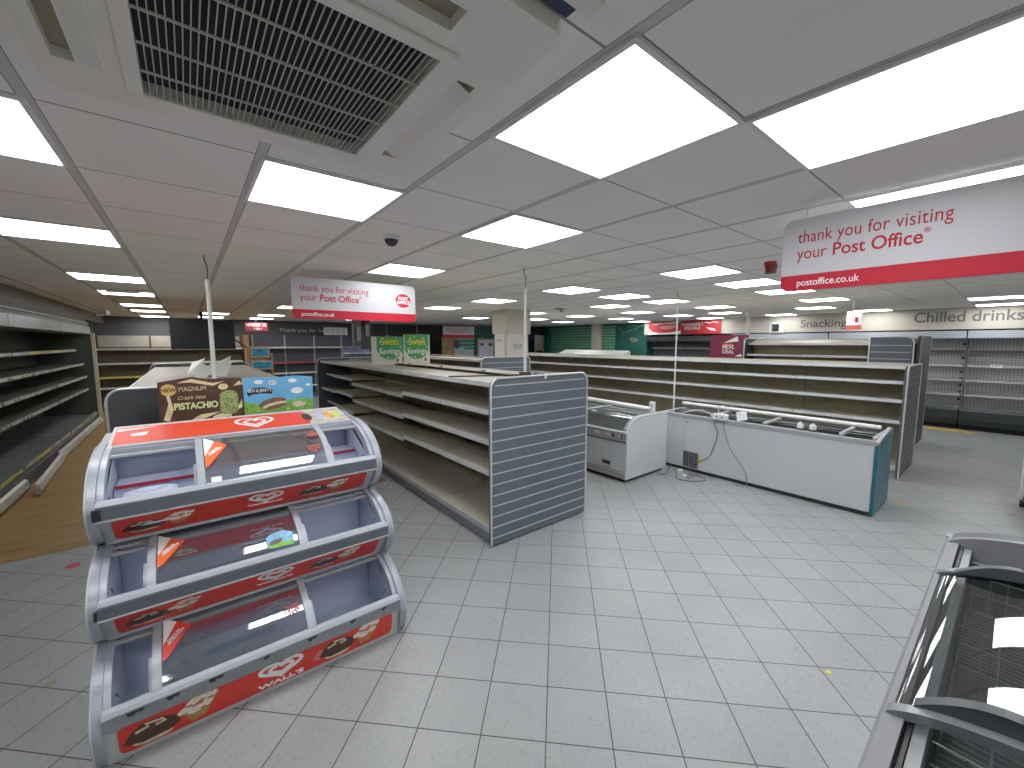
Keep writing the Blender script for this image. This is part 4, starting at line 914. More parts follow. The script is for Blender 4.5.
def left_cabinet(y0, y1, label):
    t = thing('refrigerated_cabinet', label, 'cabinet', (-2.1, (y0+y1)/2, 0), None)
    xb2, xf = -2.55, -1.62
    MB().box(xb2, xb2 + 0.06, y0, y1, 0.2, 2.25).build('back_panel', DINT, t)
    MB().box(xb2, xf - 0.05, y0, y1, 0.02, 0.16).build('base', DGREY, t)
    MB().prism([(xb2 + 0.06, 0.20), (xf - 0.10, 0.16), (xf - 0.10, 0.20), (xb2 + 0.06, 0.24)], y0, y1, 'y').build('bottom_deck', mat('deck_dark', (0.10, 0.11, 0.10), 0.4, var=0.3, scale=3), t)
    MB().box(xf - 0.11, xf - 0.06, y0, y1, 0.16, 0.27).build('front_lip', mat('lip_dark', (0.13, 0.13, 0.12), 0.4), t)
    MB().box(xf - 0.062, xf - 0.056, y0 + 0.05, y1 - 0.05, 0.222, 0.262).build('ticket_strip', TKM, t)
    cn = MB().prism([(xb2, 2.02), (xf - 0.14, 1.98), (xf - 0.05, 2.0), (xf - 0.05, 2.17), (xf - 0.10, 2.32), (xb2, 2.32)], y0, y1, 'y').build('canopy', mat('canopy_dark', (0.10, 0.105, 0.10), 0.4, var=0.1), t)
    MB().box(xf - 0.05, xf - 0.038, y0, y1, 2.0, 2.15).build('canopy_fascia', mat('fascia_grey', (0.30, 0.31, 0.31), 0.35), cn)
    MB().tube([(xf - 0.06, y0, 2.235), (xf - 0.06, y1, 2.235)], 0.010, 6).build('chrome_strip', SILVER, cn)
    for q, z in enumerate((0.80, 1.08, 1.36, 1.66)):
        d = (0.17, 0.17, 0.20, 0.30)[q]
        sh = MB().box(xb2 + 0.06, xf - d, y0 + 0.01, y1 - 0.01, z - 0.03, z - 0.012).build('shelf', DSHELF, t)
        MB().prism([(xf - d, z - 0.045), (xf - d + 0.010, z - 0.045), (xf - d + 0.004, z + 0.005), (xf - d - 0.006, z + 0.005)], y0 + 0.01, y1 - 0.01, 'y').build('price_rail', mat('rail_smoke', (0.20, 0.20, 0.18), 0.4), sh)
        MB().box(xf - d + 0.008, xf - d + 0.013, y0 + 0.02, y1 - 0.02, z - 0.038, z).build('ticket_strip', TKM, sh)
    return t
left_cabinet(2.6, 5.0, 'dark refrigerated cabinet on the left, nearest and out at the picture edge')
left_cabinet(5.02, 7.6, 'dark empty refrigerated cabinet against the left wall, nearest in the picture')
left_cabinet(7.62, 10.2, 'dark empty refrigerated cabinet on the left behind the loose kick panel')
lc = left_cabinet(10.22, 12.9, 'farthest dark refrigerated cabinet on the left, ending in a pale post')
MB().box(-2.55, -1.62, 12.9, 12.94, 0.0, 2.3).build('end_panel', DINT, lc)
MB().box(-1.66, -1.60, 12.88, 12.95, 0.0, 2.02).build('end_post', mat('post_beige', (0.50, 0.45, 0.33), 0.5), lc)
KP = mat('kick_pale', (0.40, 0.40, 0.36), 0.4, var=0.15, scale=4)
def kick(y0, y1, xs_, lab):
    (xa_, xb3) = xs_
    m = MB(); pr_ = [(0.0, 0.02), (0.035, 0.02), (0.05, 0.06), (0.03, 0.13), (0.0, 0.15)]
    n = len(pr_)
    m.add([(xa_ + a, y0, b) for a, b in pr_] + [(xb3 + a, y1, b) for a, b in pr_], [(i, (i+1) % n, (i+1) % n + n, i + n) for i in range(n)] + [list(range(n))[::-1], [n+i for i in range(n)]])
    tag(m.build('kick_panel', KP), lab, 'kick panel')
kick(3.0, 7.45, (-1.655, -1.655), 'pale grey kick panel under the nearest left refrigerated cabinet')
kick(7.10, 9.0, (-1.50, -1.60), 'loose pale kick panel pulled out crooked from the left cabinets')
kick(9.05, 12.85, (-1.64, -1.64), 'pale grey kick panel under the farthest left refrigerated cabinet')

# ------------------------------------------------------------------ back wall shelving
def wall_shelves(label, x0, x1, bays, col, backcol, topcol, zs, railm, upcol, ztop=2.0, y=14.75):
    t = thing('wall_shelving', label, 'shelving', ((x0+x1)/2, y + 0.3, 0))
    L = (x1-x0)/bays
    MB().box(x0, x1, y + 0.42, y + 0.45, 0.1, 1.70).build('back_panel', backcol, t)
    MB().box(x0, x1, y + 0.42, y + 0.45, 1.70, ztop).build('upper_back_panel', topcol, t)
    MB().box(x0, x1, y + 0.02, y + 0.42, 0.003, 0.15).build('plinth', col, t)
    for j in range(bays + 1): MB().box(x0 + j*L - 0.02, x0 + j*L + 0.02, y + 0.40, y + 0.42, 0.0, ztop).build('upright', upcol, t)
    for j in range(bays):
        for z, rm in zip(zs, railm):
            s_ = MB().box(x0 + j*L + 0.01, x0 + (j+1)*L - 0.01, y + 0.03, y + 0.42, z - 0.02, z).build('shelf', col, t)
            MB().box(x0 + j*L + 0.01, x0 + (j+1)*L - 0.01, y + 0.01, y + 0.03, z - 0.03, z + 0.02).build('price_rail', rm, s_)
    return t
BB = mat('back_brown', (0.15, 0.115, 0.07), 0.6, var=0.1)
wall_shelves('cream-topped wall shelving at the far left behind the hanging television', -1.85, 1.30, 3, BB, BB, CREAML, (0.35, 0.62, 0.90, 1.26, 1.64), (DGREY, TICK, TICKY, TICK, TICK), BROWNW)
wall_shelves('dark grey wall shelving with white uprights behind the blue display stand', 1.62, 5.2, 4, mat('steel_blue_shelf', (0.10, 0.105, 0.125), 0.5), mat('steel_blue', (0.085, 0.09, 0.11), 0.5), mat('steel_blue', (0, 0, 0)), (0.40, 0.83, 1.17, 1.66), (TICK, TICK, mat('rail_crimson', (0.35, 0.03, 0.05), 0.5), TICK), mat('upright_pale', (0.45, 0.45, 0.47), 0.5), ztop=2.05)
tag(MB().box(1.36, 1.47, 14.7, 15.2, 0.003, 2.05).build('wood_post', mat('post_tan', (0.35, 0.18, 0.08), 0.5)), 'tan wooden post between the cream and the grey wall shelving', 'post')
tag(text('wall_lettering', 'Thank you for keeping', 0.17, FY(3.35, 15.49, 2.23), SWHITE, width=1.85), 'white Thank you for keeping lettering on the dark back wall', 'lettering')
t = thing('wall_notice', 'white paper notice covering the end of the wall lettering', 'notice', (4.05, 14.9, 2.04))
MB(FY(3.70, 15.0, 2.08)).box(0, 0.78, 0, 0.26, 0, 0.01).build('paper', SWHITE, t)
m = MB(FY(3.70, 14.985, 2.08)); [m.poly([(0.05 + k*0.18, 0.05 + j*0.06), (0.17 + k*0.18, 0.05 + j*0.06), (0.17 + k*0.18, 0.08 + j*0.06), (0.05 + k*0.18, 0.08 + j*0.06)], 0.008) for k in range(4) for j in range(3)]; m.build('print', LGREY, t)
t = thing('age_sign', 'small red UNDER 25 sign hanging right of the television', 'sign', (1.66, 14.4, 2.14))
MB(FY(1.37, 14.4, 2.16)).box(0, 0.58, 0, 0.25, 0, 0.02).build('board', mat('sign_crimson', (0.20, 0.012, 0.02), 0.5), t)
text('sign_text', 'UNDER 25', 0.12, FY(1.66, 14.375, 2.335), SWHITE, t, width=0.5)
text('sign_text', '? ID ?', 0.09, FY(1.70, 14.375, 2.22), SWHITE, t)
MB().tube([(1.66, 14.4, 2.40), (1.66, 14.4, CE)], 0.006).build('hanger', SILVER, t)
# television
t = thing('television', 'wide black television hanging from the ceiling on a pole', 'television', (0.30, 12.0, 1.65))
MB().box(-0.29, 0.93, 12.0, 12.06, 1.65, 2.36).build('casing', BLACK, t, bevel=0.006)
MB().box(-0.27, 0.91, 11.992, 12.0, 1.67, 2.34).build('screen', mat('screen_black', (0.010, 0.013, 0.022), 0.25), t)
MB().box(0.27, 0.33, 12.06, 12.12, 2.0, CE).build('mounting_pole', BLACKM, t)
MB().box(0.10, 0.50, 12.06, 12.09, 1.9, 2.1).build('bracket', BLACKM, t)
MB().tube([(0.40, 12.10, 2.0), (0.95, 12.1, 1.86), (1.35, 12.3, 1.55)], 0.02, 6).build('support_arm', BLACKM, t)
# hanging monitor seen side on
t = thing('monitor', 'black monitor bracket hanging below the far Post Office sign', 'monitor', (2.95, 9.0, 1.6))
MB().box(2.98, 3.19, 9.0, 9.10, 1.66, 2.38).build('casing', BLACK, t, bevel=0.01)
MB().box(2.80, 2.98, 8.98, 9.04, 1.75, 2.30).build('back_plate', DGREY, t)
MB().box(2.87, 2.95, 8.94, 8.98, 1.85, 2.15).build('bracket', MGREY, t)
MB().box(3.00, 3.06, 8.96, 9.0, 2.15, CE).build('mounting_pole', BLACKM, t)
MB().box(3.06, 3.14, 8.96, 9.0, 1.95, 2.2).build('cable_box', MGREY, t)
t = thing('display_rack', 'blue-grey wire display rack below the hanging monitor', 'display rack', (2.95, 9.4, 0))
MB().box(2.72, 3.30, 9.45, 9.5, 0.003, 1.72).build('back_panel', mat('rack_blue', (0.20, 0.23, 0.36), 0.5, var=0.3, scale=14), t)
m = MB(); [m.box(2.72, 3.30, 9.15, 9.45, z, z + 0.02) for z in (0.3, 0.7, 1.1, 1.42, 1.56)]; m.build('rack_shelf', mat('rack_pale', (0.50, 0.52, 0.62), 0.5), t)
# blue display stand
t = thing('display_stand', 'slim blue-topped display stand with wooden edges behind the gondola', 'display stand', (1.08, 9.1, 0))
TAN = mat('stand_tan', (0.50, 0.28, 0.12), 0.5)
m = MB(); m.box(0.90, 0.93, 9.0, 9.4, 0.003, 1.74); m.box(1.25, 1.28, 9.0, 9.4, 0.003, 1.60); m.box(0.90, 1.28, 9.38, 9.4, 0.003, 1.74); m.build('frame', TAN, t)
CY = mat('stand_cyan', (0.05, 0.42, 0.62), 0.5, var=0.4, scale=18)
for z0_, z1_, x1_ in ((1.53, 1.72, 1.22), (1.30, 1.47, 1.26)):
    h = MB().box(0.925, x1_, 8.98, 9.0, z0_, z1_).build('header_card', TICK, t); MB().box(0.945, x1_ - 0.02, 8.974, 8.98, z0_ + 0.025, z1_ - 0.025).build('card_print', CY, h)
m = MB(); [m.box(0.93, 1.25, 8.99, 9.38, z, z + 0.02) for z in (0.3, 0.6, 0.88, 1.02, 1.16)]; m.build('tray', TAN, t)
for z in (1.04, 1.18): MB().box(0.94, 1.24, 9.2, 9.21, z, z + 0.09).build('tray_back', mat('tray_navy', (0.04, 0.07, 0.14), 0.5), t)
m = MB()
for z in (1.04, 1.18):
    for k in range(5): m.box(0.955 + k*0.058, 0.985 + k*0.058, 9.05, 9.10, z, z + 0.05)
m.build('blister_pack', TICK, t)

# sweet savings boards on the middle gondola
for k, (x0_, x1_, lab) in enumerate(((2.20, 2.69, 'left Sweet Savings board standing on the middle gondola'), (2.72, 3.18, 'right Sweet Savings board on the middle gondola, nearer its slatted end'))):
    t = thing('promotion_board', lab, 'sign', ((x0_+x1_)/2, 6.2, 1.46))
    MB(FY(x0_, 6.2, 1.457)).box(0, x1_-x0_, 0, 0.48 if k else 0.44, -0.01, 0).build('board', mat('board_pale', (0.60, 0.60, 0.50), 0.5, var=0.1, scale=20), t)
    xc = (x0_+x1_)/2 + (0.045 if k == 0 else 0); rr = 0.20
    m = MB(FY(xc, 6.198, 1.74)); m.poly([(-0.21, 0.20 if k else 0.16), (-0.21, -0.05), (-0.15, -0.15), (-0.05, -0.20), (0.05, -0.20), (0.15, -0.15), (0.21, -0.05), (0.21, 0.20 if k else 0.16)], 0.0); m.build('badge', BADGE, t)
    m = MB(FY(xc, 6.196, 1.74)); [m.ell(0.17*math.cos(a*0.9), 0.175*math.sin(a*0.9), 0.012, 0.012, 0.0, 6) for a in range(7)]; m.build('star_print', SWHITE, t)
    MB(FY(xc, 6.196, 1.815)).poly([(-0.13, -0.055), (0.13, -0.055), (0.13, 0.06), (-0.13, 0.06)], 0.0).build('yellow_patch', mat('olive_yellow', (0.10, 0.30, 0.02), 0.5), t)
    text('sign_text', 'Sweet', 0.16, FY(xc, 6.190, 1.82), YEL, t, bold=0.0, width=0.29); text('sign_text', 'Savings', 0.13, FY(xc, 6.190, 1.67), SWHITE, t, bold=0.0, width=0.34)
    m = MB(FY(x1_ - 0.08, 6.196, 1.53)); m.ell(0, 0, 0.02, 0.03, 0, 8); m.build('figure_print', CHOC, t)
    MB().tube([((x0_+x1_)/2, 6.19, 1.93), ((x0_+x1_)/2, 6.19, CE)], 0.003, 5).build('hanging_string', LGREY, t)

# poles
def pole(x, y, z0_, lab, top=0.32, base=None, r=0.014):
    t = thing('cable_pole', lab, 'pole', (x, y, z0_))
    MB().tube([(x, y, z0_), (x, y, CE - top)], r, 10).build('pole_shaft', mat('pole_white', (0.62, 0.62, 0.60), 0.4), t)
    if top > 0: MB().tube(sp([(x, y, CE - top), (x + 0.004, y, CE - top*0.5), (x - 0.012, y + 0.01, CE - 0.03), (x - 0.01, y, CE)]), 0.005, 6).build('cable', DGREY, t)
    if base: MB().box(x - 0.05, x + 0.05, y - 0.03, y + 0.03, z0_, z0_ + 0.03).build('bracket', BLACK, t)
pole(0.165, 4.28, 1.455, 'white cable pole rising from the gondola behind the ice cream freezer', 0.20, r=0.016)
pole(2.60, 3.05, 1.485, 'white cable pole rising from the middle gondola near its slatted end', 0.20, True)
pole(5.46, 3.08, 0.802, 'slim grey pole rising beside the two chest freezers', 0.12, r=0.010)
pole(9.9, 3.88, 0.003, 'pale square post right of the maroon meal deal board', 0.0, r=0.035)
pole(9.45, 3.25, 1.86, 'thin pole above the short gondola near the chillers', 0.0, r=0.010)
t = thing('support_bracket', 'thin black bar and clip lying on top of the middle gondola', 'bracket', (2.6, 2.95, 1.5))
MB().tube([(2.05, 3.6, 1.462), (2.60, 2.86, 1.50)], 0.008, 6).build('bar', BLACK, t); MB().box(2.56, 2.64, 2.81, 2.87, 1.485, 1.515).build('clip', BLACK, t); MB().box(2.60, 2.615, 2.755, 2.768, 1.47, 1.50).build('hook', SWHITE, t)

# long tray on the right gondola
t = thing('light_trough', 'long pale grey trough lying on top of the right-hand gondola', 'trough', (7.75, 6.5, 1.46))
MB().prism([(7.55, 1.500), (7.95, 1.500), (7.95, 1.60), (7.90, 1.625)], 5.6, 7.6, 'y').build('trough', mat('trough_grey', (0.42, 0.43, 0.42), 0.4), t)
MB().prism([(7.56, 1.508), (7.63, 1.54), (7.625, 1.55), (7.555, 1.518)], 6.5, 7.0, 'y').build('label_patch', SWHITE, t)

# ------------------------------------------------------------------ right wall: chillers and signs
CHB = peg_mat('chiller_peg', (0.62, 0.63, 0.64))
def chiller(y0, y1, label, canopy, zt=2.06, dark=False):
    t = thing('wall_chiller', label, 'chiller', (12.9, (y0+y1)/2, 0))
    bm_ = mat('chiller_dark_back', (0.13, 0.14, 0.16), 0.5) if dark else CHB
    MB().box(13.20, 13.26, y0, y1, 0.2, zt - 0.15).build('back_panel', bm_, t)
    for y in (y0, y1 - 0.012): MB().box(13.0, 13.2, y, y + 0.012, 0.2, zt - 0.1).build('side_wall', MGREY if dark else LGREY, t)
    MB().prism([(12.47, zt - 0.16), (12.47, zt - 0.01), (13.25, zt), (13.25, zt - 0.10)], y0, y1, 'y').build('canopy', canopy, t)
    MB().prism([(12.52, 0.10), (12.46, 0.22), (12.46, 0.40), (12.52, 0.46), (12.62, 0.42), (13.2, 0.25), (13.2, 0.10)], y0, y1, 'y').build('front_bumper', mat('bumper_slate', (0.022, 0.030, 0.034), 0.5), t)
    MB().box(12.60, 13.2, y0 + 0.02, y1 - 0.02, 0.0, 0.10).build('base', BLACKM, t)
    MB().box(12.62, 13.2, y0+0.02, y1-0.02, 0.40, 0.43).build('bottom_deck', MGREY if dark else LGREY, t)
    n = max(1, round((y1-y0)/1.25)); L = (y1-y0)/n
    for j in range(n):
        for z, d in ((0.72, 0.0), (1.02, 0.05), (1.33, 0.10), (1.63, 0.16)):
            s_ = MB().box(12.72 + d, 13.2, y0 + j*L + 0.02, y0 + (j+1)*L - 0.02, z - 0.02, z).build('shelf', DGREY if dark else mat('chiller_shelf', (0.50, 0.51, 0.52), 0.4), t)
            MB().box(12.70 + d, 12.72 + d, y0 + j*L + 0.02, y0 + (j+1)*L - 0.02, z - 0.03, z + 0.015).build('price_rail', (MGREY if dark else (DGREY if z > 1.5 else SILVER)), s_)
        if j > 0 or True:
            m = MB()
            for k in range(9): m.box(13.17, 13.19, y0 + j*L + 0.03, y0 + j*L + 0.07, 0.55 + k*0.15, 0.60 + k*0.15)
            m.build('shelf_bracket', BLACK, t)
    return t
LBL = mat('canopy_blue_grey', (0.38, 0.41, 0.46), 0.4)
chiller(-2.8, 0.70, 'silver empty wall chiller under the right half of Chilled drinks', LBL)
chiller(0.72, 3.0, 'silver empty wall chiller under the start of Chilled drinks', LBL)
chiller(3.02, 5.3, 'silver empty wall chiller under the Snacking lettering', LBL)
chiller(5.75, 8.18, 'dark empty wall chiller under the two red banners', mat('canopy_black', (0.03, 0.03, 0.035), 0.4), zt=2.02, dark=True)
tag(text('wall_lettering', 'Chilled drinks', 0.30, FX(12.445, 0.76, 2.335), TXTG, bold=0.004, width=1.50), 'grey Chilled drinks lettering on the cream wall', 'lettering')
tag(text('wall_lettering', 'Snacking', 0.27, FX(12.445, 3.14, 2.28), TXTG, bold=0.003, width=0.95), 'grey Snacking lettering on the cream wall', 'lettering')
t = thing('price_card', 'white price card on the chiller shelf rail under Chilled drinks', 'card', (12.74, 0.30, 1.31))
MB(FX(12.745, 0.36, 1.30)).box(0, 0.16, 0, 0.06, 0, 0.006).build('card', SWHITE, t); MB(FX(12.745, 0.36, 1.30)).box(0.02, 0.12, 0.03, 0.04, 0.006, 0.008).build('print', TXTG, t)
# banners
for y1_, w, lab, body, c1 in ((8.03, 1.16, 'left red banner with white wave above the dark chiller', 'Coca-Cola', mat('banner_red', (0.50, 0.02, 0.025), 0.5)), (6.85, 1.24, 'right dark red specials banner above the dark chiller', "MANAGER'S\nSPECIALS", mat('banner_red_dark', (0.36, 0.012, 0.02), 0.5))):
    t = thing('banner', lab, 'banner', (12.4, y1_ - w/2, 2.05))
    M = FX(12.43, y1_, 2.08)
    MB(M).box(0, w, 0, 0.42, 0, 0.015).build('board', c1, t)
    if body == 'Coca-Cola':
        m = MB(M); m.poly([(0, 0), (w, 0), (w, 0.12), (w*0.7, 0.06), (w*0.4, 0.05), (0.15, 0.09), (0, 0.22)], 0.017); m.poly([(0.1, 0.36), (0.3, 0.33), (0.6, 0.36), (0.9, 0.33), (w, 0.40), (w, 0.42), (0.7, 0.385), (0.3, 0.36)], 0.017); m.build('wave_print', SWHITE, t)
        m = MB(M); m.ell(w*0.62, 0.24, 0.30, 0.07, 0.017, 16, 0.05); m.build('glow_print', mat('glow_pink', (0.72, 0.25, 0.25), 0.5), t)
    else:
        text('banner_text', "MANAGER'S\nSPECIALS", 0.13, M @ Matrix.Translation((0.36, 0.24, 0.018)), SWHITE, t)
        m = MB(M); m.ribbon([(0.75, 0.36), (0.9, 0.32), (1.0, 0.36), (1.15, 0.33)], 0.02, 0.018); m.poly([(0.80, 0.20), (0.92, 0.12), (1.10, 0.08), (1.05, 0.15), (0.9, 0.18)], 0.018); m.build('swoosh_print', SWHITE, t)
# meal deal board
t = thing('promotion_board', 'maroon meal deal board beside the dark chiller', 'sign', (9.62, 4.15, 0))
MB().box(9.60, 9.64, 3.74, 4.56, 0.0, 1.98).build('board', MAROON, t)
MB(FX(9.599, 4.56, 0)).poly([(0.30, 1.80), (0.62, 1.84), (0.60, 1.95)], 0.002).poly([(0.55, 1.50), (0.72, 1.50), (0.68, 1.56)], 0.002).build('white_print', SWHITE, t)
MB(FX(9.599, 4.56, 0)).poly([(0.28, 1.735), (0.52, 1.735), (0.52, 1.775), (0.28, 1.775)], 0.002).build('orange_print', ORANGE, t)
text('sign_text', 'MEAL\nDEAL', 0.12, FX(9.594, 4.15, 1.655), SWHITE, t, bold=0.001, width=0.26)
# green corner
tag(text('wall_lettering', 'TEA', 0.20, FX(12.61, 8.75, 1.90), mat('letter_gold', (0.45, 0.42, 0.22), 0.5), bold=0.004), 'faded gold letters low on the dark green wall', 'lettering')
m = MB(FX(12.615, 9.5, 2.1)); m.ribbon([(0.0, 0.30), (0.15, 0.22), (0.3, 0.02), (0.45, 0.12), (0.8, 0.20), (1.0, 0.30), (1.2, 0.36)], 0.03, 0.002); m.ribbon([(0.5, 0.28), (0.8, 0.32), (1.1, 0.28)], 0.025, 0.002)
tag(m.build('wall_emblem', mat('emblem_pale', (0.16, 0.34, 0.27), 0.5)), 'pale curved emblem high on the dark green wall', 'emblem')
SH = stripe_mat('shutter_green', (0.05, 0.26, 0.16), (0.26, 0.45, 0.33), 0.11, 0.035, 2)
tag(MB().box(12.55, 12.60, 10.6, 13.1, 0.0, 2.46).build('roller_shutter', SH), 'wide green roller shutter left of the pale pillar', 'shutter')
tag(MB().box(12.55, 12.60, 9.55, 10.10, 0.0, 2.44).build('roller_shutter', SH), 'narrow strip of green roller shutter right of the pale pillar', 'shutter')
# far corner counter
t = thing('service_counter', 'far service counter with dark screen frame where the person stands', 'counter', (11.0, 12.2, 0))
MB().box(10.0, 12.4, 12.0, 12.5, 0.0, 1.10).build('counter_base', mat('counter_cream', (0.55, 0.50, 0.40), 0.5), t)
MB().box(9.9, 12.45, 11.95, 12.55, 1.10, 1.14).build('worktop', LGREY, t)
MB().box(11.3, 12.5, 13.5, 13.56, 1.95, 2.40).build('dark_header', mat('header_dark', (0.03, 0.035, 0.05), 0.5), t)
MB().box(11.4, 11.9, 13.6, 13.66, 0.0, 2.40).build('dark_post', mat('header_dark', (0, 0, 0)), t)
MB().box(12.3, 12.5, 12.9, 13.1, 0.0, 2.3).build('dark_post', GREEN, t)
MB().box(12.0, 12.55, 13.4, 13.44, 0.0, 2.15).build('pale_door', mat('door_pale', (0.62, 0.60, 0.52), 0.5), t)
t = thing('hanging_sign', 'small distant Post Office sign hanging left of the pillar', 'sign', (7.25, 12.0, 2.0))
MB().box(6.66, 7.88, 12.0, 12.02, 2.08, 2.36).build('white_panel', SIGNW, t); MB().box(6.66, 7.88, 11.995, 12.02, 1.98, 2.08).build('red_panel', SRED, t)
text('sign_text', 'thank you for visiting\nyour Post Office', 0.10, FY(7.2, 11.99, 2.22), SRED, t)
for x in (6.8, 7.7): MB().tube([(x, 12.01, 2.36), (x, 12.01, CE)], 0.005, 5).build('hanger', SILVER, t)
t = thing('notice_stand', 'green and white notice display left of the pillar under the small sign', 'notice', (8.4, 13.5, 0))
MB().box(7.45, 8.0, 13.5, 13.55, 0.0, 2.0).build('side_board', mat('board_orange', (0.42, 0.25, 0.12), 0.5, var=0.3, scale=6), t)
MB().box(8.0, 8.86, 13.5, 13.55, 0.0, 2.02).build('green_board', stripe_mat('slat_green', (0.03, 0.25, 0.14), (0.4, 0.5, 0.45), 0.15, 0.04), t)
m = MB(); m.box(7.95, 8.40, 13.46, 13.49, 1.27, 1.62); m.box(8.35, 8.80, 13.44, 13.47, 1.25, 1.55); m.build('leaflet', mat('leaflet_blue', (0.48, 0.55, 0.62), 0.5, var=0.3, scale=16), t)
m = MB(FY(7.9, 13.45, 1.75)); m.ell(0.15, 0.0, 0.12, 0.18, 0, 12); m.build('figure_print', mat('print_dark', (0.05, 0.06, 0.08), 0.5), t)
t = thing('notice_board', 'white poster on a dark green partition just left of the pillar', 'notice', (9.3, 13.5, 0))
MB().box(8.86, 9.80, 13.5, 13.56, 0.0, 2.44).build('green_panel', GREEN, t)
MB().box(8.98, 9.80, 13.44, 13.47, 1.15, 1.98).build('frame', mat('frame_tan', (0.45, 0.36, 0.28), 0.5), t)
MB().box(9.05, 9.72, 13.41, 13.43, 1.20, 1.92).build('white_poster', mat('poster_lilac', (0.75, 0.75, 0.85), 0.5), t)
m = MB(); m.box(9.10, 9.25, 13.40, 13.41, 1.70, 1.80); m.box(9.5, 9.68, 13.40, 13.41, 1.68, 1.80); m.build('poster_print', mat('print_dark', (0, 0, 0)), t)
tag(MB().box(5.5, 7.4, 14.5, 15.1, 0.0, 1.95).build('storage_cabinet', mat('cabinet_dull', (0.25, 0.24, 0.20), 0.5, var=0.3, scale=5)), 'low dull cabinet by the back wall behind the Sweet Savings boards', 'cabinet')
# small sign right
t = thing('hanging_sign', 'small white and red sign hanging in front of the Snacking letters', 'sign', (8.6, 1.77, 2.0))
M = FX(8.60, 1.85, 2.02); MB(M).box(0, 0.20, 0.07, 0.30, 0, 0.01).build('white_panel', SWHITE, t); MB(M).box(0, 0.20, 0, 0.07, 0, 0.01).build('red_panel', mat('sign_salmon', (0.65, 0.12, 0.08), 0.5), t)
MB(M).box(0.11, 0.15, 0.12, 0.20, 0.01, 0.012).build('print', SRED, t); MB().tube([(8.6, 1.77, 2.32), (8.6, 1.77, CE)], 0.003, 5).build('hanger', SILVER, t)
t = thing('wall_hatch', 'small black wall hatch in a white frame left of Snacking', 'hatch', (12.4, 4.15, 2.04))
MB().box(12.42, 12.45, 3.98, 4.32, 2.08, 2.36).build('frame', SWHITE, t); MB().box(12.41, 12.42, 4.09, 4.25, 2.11, 2.31).build('opening', BLACK, t)
# red alarm and cctv domes
t = thing('fire_alarm', 'dark red fire alarm sounder on the ceiling', 'alarm', (4.15, 1.47, CE))
MB().tube([(4.15, 1.47, CE), (4.15, 1.47, CE - 0.03)], 0.05, 14).build('base', RED, t); MB().tube([(4.15, 1.47, CE-0.03), (4.15, 1.47, CE-0.10)], [0.058, 0.050], 14).build('sounder', mat('alarm_red', (0.20, 0.006, 0.02), 0.4), t)
t = thing('security_camera', 'white dome security camera with dark lens on the ceiling', 'camera', (1.13, 2.73, CE))
MB().tube([(1.13, 2.73, CE), (1.13, 2.73, CE-0.028)], [0.062, 0.056], 20).build('housing', WHITE, t)
m = MB(); m.dome((1.13, 2.73, 0), 0.045, 0.045)
m.v = [Vector((v.x, v.y, CE - 0.028 - v.z)) for v in m.v]; m.build('dome', mat('dome_smoke', (0.03, 0.03, 0.035), 0.1), t)
t = thing('security_camera', 'small white bullet camera on the ceiling at the far left', 'camera', (-1.35, 12.0, CE))
MB().tube([(-1.35, 12.0, CE), (-1.35, 12.0, CE-0.10)], 0.015, 8).build('arm', WHITE, t); MB().tube([(-1.42, 12.05, CE-0.13), (-1.25, 11.95, CE-0.09)], 0.05, 10).build('housing', WHITE, t)
MB().tube([(-1.44, 12.06, CE-0.135), (-1.42, 12.05, CE-0.13)], 0.035, 10).build('lens', BLACK, t)
for k, (x, y, lab) in enumerate(((6.2, 3.5 + 2.6, 'grey security camera bracket on the ceiling beyond the pillar'),)):
    t = thing('security_camera', lab, 'camera', (x, y, CE))
    MB().tube([(x, y, CE), (x, y, CE-0.08)], 0.03, 10).build('housing', MGREY, t); MB().tube([(x - 0.18, y, CE-0.02), (x + 0.1, y, CE-0.02)], 0.012, 6).build('arm', DGREY, t)
t = thing('emergency_light', 'slim emergency light fixed under the fourth aisle light panel', 'light', (-0.63, 7.62, CE - 0.03))
MB().box(-0.80, -0.47, 7.62, 7.70, CE - 0.05, CE - 0.012).build('casing', WHITE, t, bevel=0.006)

# ------------------------------------------------------------------ floor litter and trolley
def scrap(x, y, s_, mt, lab, name='paper_scrap', cat='litter'):
    m = MB(); n = 7; ps = [(x + s_*(0.6+0.4*random.random())*math.cos(2*PI*i/n), y + s_*(0.6+0.4*random.random())*math.sin(2*PI*i/n)) for i in range(n)]
    m.slab(ps, 0.0005, 0.003); tag(m.build(name, mt), lab, cat)
scrap(2.64, 0.52, 0.018, mat('scrap_yellow', (0.75, 0.68, 0.02), 0.6), 'small yellow scrap on the tiles left of the curved-lid freezer')
scrap(-0.83, 4.66, 0.055, mat('scrap_red', (0.55, 0.04, 0.04), 0.6), 'small red scrap on the tiles beside the wood flooring')
scrap(-0.68, 3.08, 0.03, mat('scrap_tan', (0.32, 0.27, 0.2), 0.7), 'tan crumbs on the tiles left of the ice cream freezer')
scrap(6.25, 0.72, 0.06, mat('leaf_tan', (0.40, 0.30, 0.12), 0.7), 'dry tan leaf on the floor by the teal freezer end', 'dry_leaf', 'leaf')
tag(MB().box(12.1, 12.35, 0.45, 1.3, 0.0005, 0.006).build('hazard_mat', mat('hazard_yellow', (0.55, 0.38, 0.04), 0.6, var=0.5, scale=10)), 'yellow tape strip on the floor before the chillers', 'tape')
t = thing('trolley', 'grey trolley frame on castors at the right picture edge', 'trolley', (6.9, -0.35, 0))
m = MB()
m.tube([(6.85, -0.12, 0.14), (6.85, -0.12, 1.05)], 0.014, 8); m.tube([(6.85, -0.60, 0.14), (6.85, -0.60, 1.05)], 0.014, 8); m.tube([(6.3, -0.16, 0.14), (6.3, -0.16, 0.8)], 0.014, 8) if False else None
